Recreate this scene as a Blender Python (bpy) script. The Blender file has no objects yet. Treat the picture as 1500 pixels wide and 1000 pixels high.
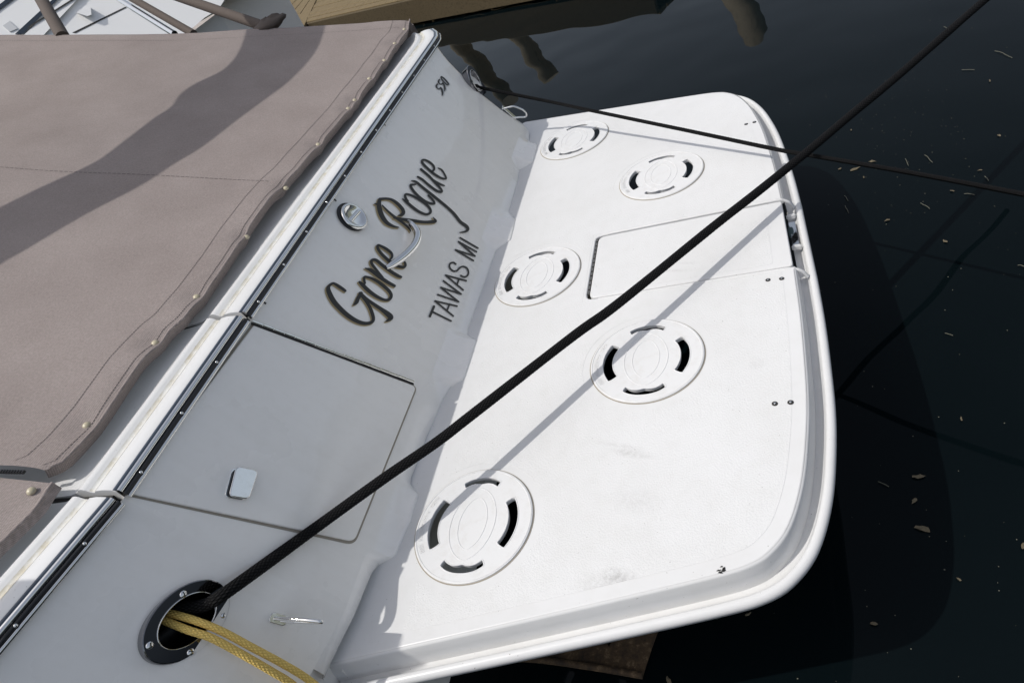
import bpy, bmesh, math, random
import numpy as np
from mathutils import Vector, Matrix, noise
random.seed(7)
SC = bpy.context.scene
COL = SC.collection

# ------------------------------------------------------------------ camera
F = 960.9
MM = np.array([[0.91640896, -0.13138323, -0.3780649], [0.18508818, -0.69840926, 0.69135148], [-0.35487602, -0.70353603, -0.61571102]])
CC = np.array([1.18472982, -0.53859045, 1.5])
cam_d = bpy.data.cameras.new('camera'); cam = bpy.data.objects.new('camera', cam_d); COL.objects.link(cam)
cam_d.sensor_width = 36; cam_d.lens = F / 1500 * 36; cam_d.clip_start = 0.05; cam_d.clip_end = 3000
R = Matrix([[MM[i][0], -MM[i][1], -MM[i][2]] for i in range(3)]).to_4x4()
cam.matrix_world = Matrix.Translation(Vector(CC)) @ R
SC.camera = cam
# ------------------------------------------------------------------ light
SUN = np.array([0.55, 0.27, -1.0])
el = math.atan2(1, math.hypot(SUN[0], SUN[1]))
W = bpy.data.worlds.new('World'); SC.world = W; W.use_nodes = True
nt = W.node_tree; bg = nt.nodes['Background']
sky = nt.nodes.new('ShaderNodeTexSky'); sky.sky_type = 'NISHITA'; sky.sun_disc = False
sky.sun_elevation = el; sky.sun_rotation = math.atan2(-SUN[0], -SUN[1]); sky.air_density = 1.0; sky.dust_density = 3.0
hs0 = nt.nodes.new('ShaderNodeHueSaturation'); hs0.inputs['Saturation'].default_value = .52; nt.links.new(sky.outputs[0], hs0.inputs['Color']); nt.links.new(hs0.outputs[0], bg.inputs[0]); bg.inputs[1].default_value = 0.15
ld = bpy.data.lights.new('sun', 'SUN'); ld.energy = 2.9; ld.angle = math.radians(0.55); ld.color = (1.0, 0.965, 0.91)
lo = bpy.data.objects.new('sun', ld); COL.objects.link(lo)
lo.rotation_euler = Vector(SUN).to_track_quat('-Z', 'Y').to_euler()
SC.view_settings.view_transform = 'Standard'; SC.view_settings.look = 'None'
SC.view_settings.exposure = -0.08; SC.view_settings.gamma = 1; SC.view_settings.use_curve_mapping = False

ZW = -0.645            # water level; the bathing platform top is z = 0

# ------------------------------------------------------------------ measuring helpers
def ray(px, py):
    return MM @ np.array([(px - 750) / F, (py - 500) / F, 1.0])
def onz(px, py, z=0.0):
    r = ray(px, py); return CC + r * ((z - CC[2]) / r[2])
def hit(px, py, A, n):
    r = ray(px, py); return CC + r * (((np.array(A, float) - CC) @ np.array(n, float)) / (r @ np.array(n, float)))
TX0, TK = 0.045, 0.48          # transom plane x = TX0 - TK z
TN = np.array([1, 0, TK]) / math.hypot(1, TK); TV = np.array([-TK, 0, 1]) / math.hypot(1, TK)
TO = np.array([TX0, 0, 0])
YB, SB = .09, .20              # port of y = YB the transom turns forward a little
def TB(y): return SB * max(0.0, YB - y)
TN2 = np.array([1, -SB, TK]) / math.sqrt(1 + SB * SB + TK * TK)
def ont(px, py, off=0.0):
    p = hit(px, py, TO + TN * off, TN)
    if p[1] < YB: p = hit(px, py, TO - np.array([SB * YB, 0, 0]) + TN * off, TN2)
    return p
def tuv(px, py, off=0.0):      # in-plane (y, v)
    p = ont(px, py, off) - TO; return (p[1], (p + np.array([TB(p[1]), 0, 0])) @ TV)
def tpt(y, v, off=0.0): return TO + TV * v + np.array([-TB(y), y, 0]) + TN * off
TMAT = Matrix(((0, TV[0], TN[0], TO[0]), (1, TV[1], TN[1], TO[1]), (0, TV[2], TN[2], TO[2]), (0, 0, 0, 1)))  # local x=y world, y=v, z=normal
def onz2(px, py, z=0.0):
    p = onz(px, py, z); return (p[0], p[1])

# ------------------------------------------------------------------ materials
def lin(r, g, b): return tuple(((c / 255) / 12.92 if c / 255 <= .04045 else ((c / 255 + .055) / 1.055) ** 2.4) for c in (r, g, b))
def mat(name, col, rough=.5, metal=0.0, coat=0.0, spec=None):
    m = bpy.data.materials.new(name); m.use_nodes = True; b = m.node_tree.nodes['Principled BSDF']
    b.inputs['Base Color'].default_value = (*col, 1); b.inputs['Roughness'].default_value = rough; b.inputs['Metallic'].default_value = metal
    if coat: b.inputs['Coat Weight'].default_value = coat; b.inputs['Coat Roughness'].default_value = .04
    if spec is not None: b.inputs['Specular IOR Level'].default_value = spec
    return m
def N(m, t, **k):
    n = m.node_tree.nodes.new(t)
    for a, v in k.items():
        if hasattr(n, a): setattr(n, a, v)
        else: n.inputs[a.replace('_', ' ')].default_value = v
    return n
def L(m, a, b): m.node_tree.links.new(a, b)
def BS(m): return m.node_tree.nodes['Principled BSDF']
def coords(m, kind='Object', scale=(1, 1, 1), rot=(0, 0, 0)):
    c = N(m, 'ShaderNodeTexCoord'); mp = N(m, 'ShaderNodeMapping'); mp.inputs['Scale'].default_value = scale; mp.inputs['Rotation'].default_value = rot
    L(m, c.outputs[kind], mp.inputs[0]); return mp.outputs[0]
def noise_n(m, co, scale, detail=4, rough=.55):
    n = N(m, 'ShaderNodeTexNoise'); n.inputs['Scale'].default_value = scale; n.inputs['Detail'].default_value = detail; n.inputs['Roughness'].default_value = rough
    L(m, co, n.inputs['Vector']); return n.outputs['Fac']
def ramp(m, fac, stops):
    r = N(m, 'ShaderNodeValToRGB'); e = r.color_ramp.elements
    while len(e) < len(stops): e.new(.5)
    for i, (p, c) in enumerate(stops): e[i].position = p; e[i].color = (*c, 1) if len(c) == 3 else c
    L(m, fac, r.inputs[0]); return r.outputs[0]
def mix(m, fac, a, b, bt='MIX'):
    n = N(m, 'ShaderNodeMix'); n.data_type = 'RGBA'; n.blend_type = bt
    for s, v in ((0, fac), (6, a), (7, b)):
        if hasattr(v, 'links') or hasattr(v, 'is_output'): L(m, v, n.inputs[s])
        elif s == 0: n.inputs[0].default_value = v
        else: n.inputs[s].default_value = (*v, 1)
    return n.outputs[2]
def math_n(m, op, a, b=None, c=None):
    n = N(m, 'ShaderNodeMath'); n.operation = op
    for i, v in enumerate((a, b, c)):
        if v is None: continue
        if isinstance(v, (int, float)): n.inputs[i].default_value = v
        else: L(m, v, n.inputs[i])
    return n.outputs[0]
def bump(m, h, strength=.3, dist=.002):
    b = N(m, 'ShaderNodeBump'); b.inputs['Strength'].default_value = strength; b.inputs['Distance'].default_value = dist
    L(m, h, b.inputs['Height']); L(m, b.outputs[0], BS(m).inputs['Normal']); return b

# polished gelcoat of the hull
M_gel = mat('gelcoat', (.56, .56, .555), .24, coat=1.0); BS(M_gel).inputs['Coat Roughness'].default_value = .02
co = coords(M_gel); n1 = noise_n(M_gel, co, 2.2, 5); n2 = noise_n(M_gel, co, 34, 3)
c1 = ramp(M_gel, n1, [(.3, (.89, .865, .825)), (.7, (.915, .89, .85))])
c2 = ramp(M_gel, n2, [(.33, (.90, .89, .87)), (.5, (1, 1, 1))])
c3 = mix(M_gel, .18, c1, c2, 'MULTIPLY')
# chalky streaks running down the slope
cs = coords(M_gel, scale=(1.2, 16, 1.2)); n3 = noise_n(M_gel, cs, 1.6, 5, .65)
c4 = ramp(M_gel, n3, [(.42, (1, 1, 1)), (.72, (.93, .925, .91))])
L(M_gel, mix(M_gel, .35, c3, c4, 'MULTIPLY'), BS(M_gel).inputs['Base Color'])
L(M_gel, ramp(M_gel, n1, [(.3, (.22,) * 3), (.7, (.36,) * 3)]), BS(M_gel).inputs['Roughness'])
bump(M_gel, noise_n(M_gel, co, 3.0, 1), .25, .003)

# moulded platform gelcoat: smooth and non-skid
def platform_mat(name, nonskid):
    m = mat(name, (.76, .765, .77), .42 if nonskid else .3, spec=.35)
    co = coords(m); big = noise_n(m, co, 2.4, 6, .6); mid = noise_n(m, co, 19, 5, .65); fine = noise_n(m, co, 420, 2)
    c = ramp(m, big, [(.28, (.615, .615, .61)), (.62, (.65, .652, .652))])
    c = mix(m, .5, c, ramp(m, mid, [(.34, (.96, .958, .95)), (.52, (1, 1, 1))]), 'MULTIPLY')
    spots = noise_n(m, co, 150, 1)
    c = mix(m, .8, c, ramp(m, spots, [(.205, (.35, .33, .3)), (.235, (1, 1, 1))]), 'MULTIPLY')
    if nonskid:
        # scuffs where shoes have stood: small marks at their own places
        geo = N(m, 'ShaderNodeNewGeometry'); tot = None
        for (px, py, rx, ry, s) in [(926, 664, .085, .018, .6), (905, 652, .10, .010, .35), (930, 733, .09, .05, .28), (908, 846, .055, .032, .85), (885, 862, .09, .05, .45), (1108, 533, .03, .03, .3), (1040, 880, .05, .04, .15), (985, 396, .1, .012, .4), (1008, 385, .05, .01, .4), (880, 470, .06, .04, .15), (760, 590, .05, .08, .12)]:
            p = onz(px, py)
            mp = N(m, 'ShaderNodeMapping'); mp.vector_type = 'TEXTURE'; mp.inputs['Location'].default_value = (p[0], p[1], 0); mp.inputs['Rotation'].default_value = (0, 0, -.25); mp.inputs['Scale'].default_value = (rx, ry, .2)
            L(m, geo.outputs['Position'], mp.inputs[0]); ln = N(m, 'ShaderNodeVectorMath'); ln.operation = 'LENGTH'; L(m, mp.outputs[0], ln.inputs[0])
            f = math_n(m, 'MULTIPLY', math_n(m, 'SMOOTH_MAX', math_n(m, 'SUBTRACT', 1.0, ln.outputs['Value']), 0.0, .1), s)
            tot = f if tot is None else math_n(m, 'ADD', tot, f)
        grain = ramp(m, noise_n(m, co, 70, 6, .75), [(.36, (0, 0, 0)), (.70, (1, 1, 1))])
        fac = math_n(m, 'MULTIPLY', tot, grain)
        c = mix(m, math_n(m, 'MINIMUM', math_n(m, 'MULTIPLY', fac, 1.15), .6), c, (.33, .322, .315))
        vor = N(m, 'ShaderNodeTexVoronoi'); vor.inputs['Scale'].default_value = 210; L(m, co, vor.inputs['Vector'])
        h = math_n(m, 'ADD', math_n(m, 'MULTIPLY', vor.outputs['Distance'], .9), fine)
        bump(m, h, .55, .0011)
    else:
        bump(m, noise_n(m, co, 7, 2), .12, .004)
    L(m, c, BS(m).inputs['Base Color']); return m
M_plat = platform_mat('platform_gelcoat', False)
M_skid = platform_mat('platform_nonskid', True)
M_vent = mat('white_moulded_plastic', (.77, .78, .785), .4, spec=.4)
co = coords(M_vent); c = ramp(M_vent, noise_n(M_vent, co, 24, 5, .7), [(.32, (.615, .61, .60)), (.5, (.655, .657, .657))]); L(M_vent, c, BS(M_vent).inputs['Base Color'])
bump(M_vent, noise_n(M_vent, co, 220, 2), .18, .0008)

M_chrome = mat('polished_stainless', (.80, .80, .785), .07, 1.0)
co = coords(M_chrome); L(M_chrome, ramp(M_chrome, noise_n(M_chrome, co, 60, 4), [(.4, (.05,) * 3), (.7, (.16,) * 3)]), BS(M_chrome).inputs['Roughness'])
bump(M_chrome, noise_n(M_chrome, co, 14, 2), .10, .003)
M_dchrome = mat('dark_reflection_stainless', (.22, .22, .23), .06, 1.0)  # polished chrome; the dark water it mirrors is painted into its colour
M_rubber = mat('black_rubber', (.012, .013, .016), .45)
M_black = mat('black_plastic', (.01, .01, .011), .35)
M_gap = mat('dark_gap_seal', (.02, .019, .018), .8)
M_navy = mat('rail_dark_reflection', (.05, .065, .09), .3)  # dark blue reflection along the rub rail, painted as a navy tone
M_stain = mat('yellowed_gelcoat', (.55, .52, .40), .5)
L(M_stain, ramp(M_stain, noise_n(M_stain, coords(M_stain), 30, 6, .7), [(.42, (.64, .64, .61)), (.66, (.50, .46, .36))]), BS(M_stain).inputs['Base Color'])
M_grime = mat('weathered_seam', (.30, .27, .22), .7)
M_rope = mat('black_braided_rope', (.006, .006, .0065), .72, spec=.12)
M_ydecal = mat('tan_vinyl', (.43, .34, .19), .45)
M_kdecal = mat('charcoal_vinyl', (.022, .022, .022), .4)
M_grey = mat('grey_vinyl', (.55, .56, .57), .4)
M_snap = mat('cream_snap_cap', (.46, .41, .29), .35)
M_brass = mat('dull_metal', (.25, .24, .22), .4, .9)

def rope_mat(m, c_lo, c_hi, su, sv):
    uv = N(m, 'ShaderNodeTexCoord'); sp = N(m, 'ShaderNodeSeparateXYZ'); L(m, uv.outputs['UV'], sp.inputs[0])
    u = math_n(m, 'MULTIPLY', sp.outputs[0], su); v = math_n(m, 'MULTIPLY', sp.outputs[1], sv)
    a = math_n(m, 'ABSOLUTE', math_n(m, 'SINE', math_n(m, 'ADD', u, v))); b = math_n(m, 'ABSOLUTE', math_n(m, 'SINE', math_n(m, 'SUBTRACT', u, v)))
    h = math_n(m, 'MULTIPLY', a, b)
    L(m, mix(m, ramp(m, h, [(.15, (0, 0, 0)), (.85, (1, 1, 1))]), c_lo, c_hi), BS(m).inputs['Base Color'])
    bump(m, h, .8, .003)
rope_mat(M_rope, (.0022, .0022, .0024), (.015, .015, .016), math.pi * 12, math.pi * 1)
M_yrope = mat('yellow_braided_cord', (.55, .37, .09), .75)
rope_mat(M_yrope, (.76, .52, .13), (.93, .67, .20), math.pi * 7, math.pi)

# canvas weave
M_canvas = mat('taupe_canvas', (.26, .215, .195), .9, spec=.15)
co = coords(M_canvas); big = noise_n(M_canvas, co, 3.5, 6, .6)
w1 = N(M_canvas, 'ShaderNodeTexWave'); w1.inputs['Scale'].default_value = 95; w1.inputs['Distortion'].default_value = 1.2; w1.bands_direction = 'Y'; L(M_canvas, co, w1.inputs['Vector'])
w2 = N(M_canvas, 'ShaderNodeTexWave'); w2.inputs['Scale'].default_value = 60; w2.inputs['Distortion'].default_value = 1.5; w2.bands_direction = 'X'; L(M_canvas, co, w2.inputs['Vector'])
cc = ramp(M_canvas, big, [(.3, (.29, .25, .235)), (.7, (.345, .30, .283))])
weave = math_n(M_canvas, 'ADD', math_n(M_canvas, 'MULTIPLY', w1.outputs['Fac'], .6), math_n(M_canvas, 'MULTIPLY', w2.outputs['Fac'], .4))
cc = mix(M_canvas, .9, cc, ramp(M_canvas, weave, [(.1, (.70, .69, .68)), (.8, (1.08, 1.07, 1.07))]), 'MULTIPLY')
cc = mix(M_canvas, .6, cc, ramp(M_canvas, noise_n(M_canvas, co, 170, 3, .8), [(.3, (.66, .66, .66)), (.7, (1.2, 1.2, 1.2))]), 'MULTIPLY')
L(M_canvas, cc, BS(M_canvas).inputs['Base Color']); bump(M_canvas, weave, .5, .0015)
M_stitch = mat('stitch_thread', (.06, .048, .045), .9)

# wood
def wood(name, a, b, sc=(1, 14, 14)):
    m = mat(name, a, .75, spec=.25); co = coords(m, scale=sc); f = noise_n(m, co, 3.0, 8, .7)
    L(m, ramp(m, f, [(.3, a), (.52, b), (.75, tuple(x * .62 for x in a))]), BS(m).inputs['Base Color']); bump(m, f, .5, .004); return m
M_deckwood = wood('treated_pine', (.095, .068, .032), (.18, .135, .07), (14, 1, 14))
M_greywood = wood('weathered_timber', (.19, .165, .145), (.40, .36, .33), (1, 14, 14))
M_fascia = wood('edge_timber', (.05, .038, .02), (.095, .072, .04), (1, 14, 14))
M_darkwood = wood('wet_timber', (.07, .05, .03), (.11, .08, .05), (1, 14, 14))
M_pile = wood('piling_timber', (.30, .26, .19), (.44, .38, .28), (6, 6, 1))
M_tube = mat('canvas_wrapped_tube', (.085, .066, .055), .85)
bump(M_tube, noise_n(M_tube, coords(M_tube), 60, 4), .5, .004)
M_rust = mat('rusty_bronze', (.09, .055, .025), .8)
co = coords(M_rust); L(M_rust, ramp(M_rust, noise_n(M_rust, co, 26, 8, .75), [(.35, (.018, .012, .007)), (.55, (.075, .045, .02)), (.74, (.26, .19, .11))]), BS(M_rust).inputs['Base Color'])
bump(M_rust, noise_n(M_rust, co, 50, 6), .6, .006)
M_boat2 = mat('neighbour_gelcoat', (.80, .80, .79), .3, coat=.4)
M_glass = mat('dark_window', (.02, .03, .045), .06)
M_leaf = mat('dead_leaf', (.11, .09, .055), .8)
M_twig = mat('floating_straw', (.12, .12, .09), .8)
M_teal = mat('teal_cap', (.03, .06, .065), .5)

# water
M_water = mat('harbour_water', (.0062, .0105, .0105), .02, spec=.13); BS(M_water).inputs['IOR'].default_value = 1.333
co = coords(M_water); a = noise_n(M_water, co, 1.5, 1, .3); b = noise_n(M_water, co, .45, 1, .3)
hh = math_n(M_water, 'ADD', a, math_n(M_water, 'MULTIPLY', b, 1.5))
bump(M_water, hh, 1.0, .011)
cw = ramp(M_water, noise_n(M_water, co, .8, 4), [(.3, (.0018, .0038, .0047)), (.7, (.0025, .0048, .0058))]); L(M_water, cw, BS(M_water).inputs['Base Color'])

# ------------------------------------------------------------------ object helpers
def tag(o, label=None, cat=None, group=None, kind=None):
    if label: o['label'] = label
    if cat: o['category'] = cat
    if group: o['group'] = group
    if kind: o['kind'] = kind
    return o
def empty(name, loc=(0, 0, 0)):
    o = bpy.data.objects.new(name, None); COL.objects.link(o); o.location = loc; o.empty_display_size = .1; return o
def put(name, me, m, parent=None, smooth=False):
    o = bpy.data.objects.new(name, me); COL.objects.link(o)
    if m is not None: me.materials.clear(); me.materials.append(m)
    if smooth: me.polygons.foreach_set('use_smooth', [True] * len(me.polygons))
    if parent is not None:
        o.parent = parent
        if parent.parent is None: o.matrix_parent_inverse = Matrix.Translation(-parent.location)
    return o
def mesh(name, V, Fc, m, parent=None, smooth=False, uv=None):
    me = bpy.data.meshes.new(name); me.from_pydata([tuple(map(float, v)) for v in V], [], Fc); me.update()
    if uv is not None:
        l = me.uv_layers.new(name='UVMap')
        for i, lp in enumerate(me.loops): l.data[i].uv = uv[lp.vertex_index] if not callable(uv) else uv(i)
    return put(name, me, m, parent, smooth)
def fix_normals(o):
    bm = bmesh.new(); bm.from_mesh(o.data); bmesh.ops.recalc_face_normals(bm, faces=bm.faces); bm.to_mesh(o.data); bm.free(); return o
def sharp(o, ang=35):
    o.data.set_sharp_from_angle(angle=math.radians(ang)); return o
def prism_mesh(name, outline, holes, z0, z1, bev=0.0, mw=None, res=2):
    """solid plate with holes in local XY, from z0 to z1"""
    cu = bpy.data.curves.new(name, 'CURVE'); cu.dimensions = '2D'; cu.fill_mode = 'BOTH'
    cu.extrude = (z1 - z0) / 2 - bev; cu.bevel_depth = bev; cu.bevel_resolution = res; cu.offset = -bev
    for pl in [outline] + list(holes):
        s = cu.splines.new('POLY'); s.points.add(len(pl) - 1); s.use_cyclic_u = True
        for i, p in enumerate(pl): s.points[i].co = (p[0], p[1], 0, 1)
    o = bpy.data.objects.new(name, cu); COL.objects.link(o)
    dg = bpy.context.evaluated_depsgraph_get(); me = bpy.data.meshes.new_from_object(o.evaluated_get(dg))
    bpy.data.objects.remove(o); bpy.data.curves.remove(cu)
    me.transform(Matrix.Translation((0, 0, (z0 + z1) / 2)))
    if mw is not None: me.transform(mw)
    if mw is TMAT:
        for v in me.vertices: v.co.x -= TB(v.co.y)
    me.name = name; return me
def prism(name, outline, holes, z0, z1, m, parent=None, bev=0.0, mw=None, smooth=True, res=2):
    o = put(name, prism_mesh(name, outline, holes, z0, z1, bev, mw, res), m, parent, smooth)
    if smooth: sharp(o, 40)
    return o
def grid(name, rows, m, parent=None, smooth=True, flip=False):
    V = []; Fc = []; nr = len(rows); nc = len(rows[0])
    for r in rows: V += list(r)
    for i in range(nr - 1):
        for j in range(nc - 1):
            q = (i * nc + j, i * nc + j + 1, (i + 1) * nc + j + 1, (i + 1) * nc + j)
            Fc.append(q[::-1] if flip else q)
    return mesh(name, V, Fc, m, parent, smooth)
def catmull(P, n=8, closed=False):
    P = [np.array(p, float) for p in P]; out = []; k = len(P)
    rng = range(k) if closed else range(k - 1)
    for i in rng:
        p1, p2 = P[i], P[(i + 1) % k]
        p0 = P[(i - 1) % k] if (closed or i > 0) else 2 * p1 - p2
        p3 = P[(i + 2) % k] if (closed or i < k - 2) else 2 * p2 - p1
        for t in np.linspace(0, 1, n, endpoint=False):
            out.append(.5 * ((2 * p1) + (-p0 + p2) * t + (2 * p0 - 5 * p1 + 4 * p2 - p3) * t * t + (-p0 + 3 * p1 - 3 * p2 + p3) * t ** 3))
    if not closed: out.append(P[-1])
    return out
def frames(P):
    P = np.array(P); T = np.gradient(P, axis=0); T /= np.linalg.norm(T, axis=1)[:, None] + 1e-12
    up = np.array([0, 0, 1.0]) if abs(T[0][2]) < .9 else np.array([1.0, 0, 0])
    n = np.cross(T[0], up); n /= np.linalg.norm(n); Ns = [n]
    for i in range(1, len(P)):
        n = n - (n @ T[i]) * T[i]; n /= np.linalg.norm(n); Ns.append(n)
    Ns = np.array(Ns); return P, T, Ns, np.cross(T, Ns)
def tube(name, P, r, m, parent=None, seg=16, cap=True, braid=0.0, pitch=.03, nb=3):
    P, T, A, B = frames(P); n = len(P); rr = r if hasattr(r, '__len__') else [r] * n
    d = np.concatenate([[0], np.cumsum(np.linalg.norm(np.diff(P, axis=0), axis=1))])
    V = []; Fc = []; UV = []
    for i in range(n):
        for k in range(seg):
            th = 2 * math.pi * k / seg
            q = rr[i]
            if braid:
                q *= 1 + braid * (abs(math.sin(nb * th + d[i] / pitch * math.pi)) * abs(math.sin(nb * th - d[i] / pitch * math.pi)) - .4)
            V.append(P[i] + q * (math.cos(th) * A[i] + math.sin(th) * B[i]))
    for i in range(n - 1):
        for k in range(seg):
            k2 = (k + 1) % seg
            Fc.append((i * seg + k, i * seg + k2, (i + 1) * seg + k2, (i + 1) * seg + k))
            for kk, ii in ((k, i), (k + 1, i), (k + 1, i + 1), (k, i + 1)): UV.append((kk / seg, d[ii] / pitch))
    nq = len(UV)
    if cap:
        Fc.append(tuple(range(seg))[::-1]); Fc.append(tuple((n - 1) * seg + k for k in range(seg)))
    o = mesh(name, V, Fc, m, parent, True, uv=lambda i: UV[i] if i < nq else (0, 0)); fix_normals(o)
    if cap: sharp(o, 60)
    return o
def arc(cx, cy, r, a0, a1, n=12):
    return [(cx + r * math.cos(math.radians(a0 + (a1 - a0) * i / n)), cy + r * math.sin(math.radians(a0 + (a1 - a0) * i / n))) for i in range(n + 1)]
def circle(cx, cy, r, n=64): return [(cx + r * math.cos(2 * math.pi * i / n), cy + r * math.sin(2 * math.pi * i / n)) for i in range(n)]
def round_poly(P, rad, n=6):
    out = []; k = len(P); rads = rad if hasattr(rad, '__len__') else [rad] * k
    for i in range(k):
        a, b, c = (np.array(P[(i + j) % k], float) for j in (-1, 0, 1)); r = rads[i]
        u = (a - b) / np.linalg.norm(a - b); v = (c - b) / np.linalg.norm(c - b)
        s = min(r, .45 * np.linalg.norm(a - b), .45 * np.linalg.norm(c - b))
        p, q = b + u * s, b + v * s
        for t in np.linspace(0, 1, n + 1): out.append(tuple((1 - t) ** 2 * p + 2 * t * (1 - t) * b + t * t * q))
    return out
def dome(name, c, r, h, nrm, m, parent=None, seg=16, rings=5, sx=1.0, ref=None):
    nrm = Vector(nrm).normalized(); q = nrm.to_track_quat('Z', 'Y').to_matrix()
    V = []; Fc = []
    for i in range(rings):
        ph = math.pi / 2 * i / rings; rr = r * math.cos(ph); z = h * math.sin(ph)
        for k in range(seg):
            th = 2 * math.pi * k / seg; V.append(Vector(c) + q @ Vector((rr * math.cos(th) * sx, rr * math.sin(th), z)))
    V.append(Vector(c) + q @ Vector((0, 0, h)))
    for i in range(rings - 1):
        for k in range(seg):
            k2 = (k + 1) % seg; Fc.append((i * seg + k, i * seg + k2, (i + 1) * seg + k2, (i + 1) * seg + k))
    for k in range(seg): Fc.append(((rings - 1) * seg + k, (rings - 1) * seg + (k + 1) % seg, rings * seg))
    return mesh(name, V, Fc, m, parent, True)
def box(name, lo, hi, m, parent=None, bev=0.0):
    bm = bmesh.new(); bmesh.ops.create_cube(bm, size=1)
    for v in bm.verts: v.co = Vector([lo[i] + (v.co[i] + .5) * (hi[i] - lo[i]) for i in range(3)])
    if bev: bmesh.ops.bevel(bm, geom=bm.edges[:], offset=bev, segments=2, affect='EDGES', clamp_overlap=True)
    me = bpy.data.meshes.new(name); bm.to_mesh(me); bm.free(); return put(name, me, m, parent)
def copy_of(src, parent, off, name=None):
    c = src.copy(); c.name = name or src.name.split('.')[0]; COL.objects.link(c); c.parent = parent; c.location = src.location + Vector(off); return c

# ================================================================== SETTING: water
bm = bmesh.new(); S = 900
me = bpy.data.meshes.new('water'); me.from_pydata([(-S, -S, ZW), (S, -S, ZW), (S, S, ZW), (-S, S, ZW)], [], [(0, 1, 2, 3)])
tag(put('water', me, M_water), 'calm dark harbour water around the platform', kind='structure')

M_shore = mat('hazy_shore_trees', (.05, .06, .04), .9)  # unseen tree ring added to darken reflections; haze lightened into its colour
L(M_shore, ramp(M_shore, noise_n(M_shore, coords(M_shore), .5, 8, .7), [(.35, (.07, .08, .06)), (.65, (.20, .21, .18))]), BS(M_shore).inputs['Base Color'])
V = []; Fc = []; nS = 360
for i in range(nS):
    a = 2 * math.pi * i / nS; rad = 85 + 6 * noise.noise(Vector((math.cos(a) * 3, math.sin(a) * 3, 0)))
    hgt = 11 + 5 * noise.noise(Vector((math.cos(a) * 9, math.sin(a) * 9, 1))) + 2.5 * noise.noise(Vector((math.cos(a) * 40, math.sin(a) * 40, 2)))
    for (k, (dr, z)) in enumerate(((0, ZW - .3), (2, ZW + 1.2), (4 + noise.noise(Vector((i * .7, 1, 0))), hgt * .45), (6, hgt * .8), (10, hgt), (22, ZW - .3))):
        V.append(((rad + dr) * math.cos(a), (rad + dr) * math.sin(a), z))
for i in range(nS):
    j = (i + 1) % nS
    for k in range(5): Fc.append((i * 6 + k, j * 6 + k, j * 6 + k + 1, i * 6 + k + 1))
tag(mesh('added_shore', V, Fc, M_shore, None, True), 'unseen wooded shore added around the harbour for its reflections', kind='structure')

# ================================================================== THE BOAT
boat = tag(empty('motor_boat', (-.3, 1.5, ZW)), 'white motor boat lettered Gone Rogue, its stern and swim platform filling the view', 'boat')

# ---- platform outline (aft is +x, starboard is +y)
half = [(-.035, -.030), (.126, .010), (.387, .075), (.731, .162), (.960, .222), (1.049, .252), (1.100, .288), (1.147, .354), (1.187, .468), (1.214, .604), (1.233, .749), (1.246, .940), (1.254, 1.11), (1.258, 1.30)]
YC = 1.516
def mir(p): return (p[0], 2 * YC - p[1])
edge = catmull(half, 5) + [np.array(mir(p)) for p in catmull(half, 5)[::-1]]
edge = [tuple(p) for p in edge]
DISC = [('A', .317, 2.652), ('B', .789, 2.094), ('C', .300, 1.523), ('D', .773, .966), ('E', .295, .385)]
HX0, HX1, HY0, HY1 = .530, 1.262, 1.318, 1.722
# ---- platform as one part
plat = None
ip = [i for i, p in enumerate(edge) if p[1] < HY0]; iq = [i for i, p in enumerate(edge) if p[1] > HY1]
pe = [edge[i] for i in ip]; qe = [edge[i] for i in iq]
notch = [(1.258, HY0), (1.256, HY0)] + round_poly([(HX0, HY0), (HX0, HY1)], 0.0, 0)
def edge_in(P, d):
    P = np.array(P); T = np.gradient(P, axis=0); T /= np.linalg.norm(T, axis=1)[:, None] + 1e-9
    Nn = np.stack([T[:, 1], -T[:, 0]], 1); return [tuple(p) for p in P + Nn * d]
nrc = [(1.257, HY0)] + [(HX0 + .03, HY0), (HX0 + .012, HY0 + .004), (HX0 + .003, HY0 + .014), (HX0, HY0 + .03), (HX0, HY1 - .03), (HX0 + .003, HY1 - .014), (HX0 + .012, HY1 - .004), (HX0 + .03, HY1)] + [(1.257, HY1)]
inner = [(-.05, 3.02)] + [(-.05, .0)]
outline = [p for p in edge_in(pe, -.006)] + nrc + [p for p in edge_in(qe, -.006)] + [(-.11, 3.02), (-.11, .0)]
holes = [circle(x, y, .170) for _, x, y in DISC]
plat = prism('swim_platform', outline, holes, -.022, 0.0, M_plat, boat, bev=.005)
# ---- swept edge: step wall, gutter, rounded bead
def sweep(P, prof, name, m, parent, smooth=True):
    P = np.array(P); T = np.gradient(P, axis=0); T /= np.linalg.norm(T, axis=1)[:, None]; Nn = np.stack([T[:, 1], -T[:, 0]], 1)
    rows = [[(p[0] + n[0] * o, p[1] + n[1] * o, z) for (o, z) in prof] for p, n in zip(P, Nn)]
    return grid(name, rows, m, parent, smooth)
wall_prof = [(-.0065, -.0009), (-.003, -.0025), (.000, -.007), (.005, -.036), (.010, -.0755)]
def extend(P, a, b):
    return ([a] if a else []) + list(P) + ([b] if b else [])
o = sweep(pe + [(1.258, HY0)], wall_prof, 'step_wall', M_plat, plat)
o = sweep([(1.258, HY1)] + qe, wall_prof, 'step_wall', M_plat, plat)
gut = [(.006, -.0755), (.014, -.0755), (.028, -.073), (.0340, -.062), (.0375, -.048), (.041, -.0455), (.047, -.0445), (.054, -.0465), (.0595, -.052), (.0615, -.060), (.059, -.073), (.050, -.080), (.02, -.090), (.006, -.090), (.006, -.079)]
o = sweep(edge, gut, 'platform_rim', M_plat, plat)
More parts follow.
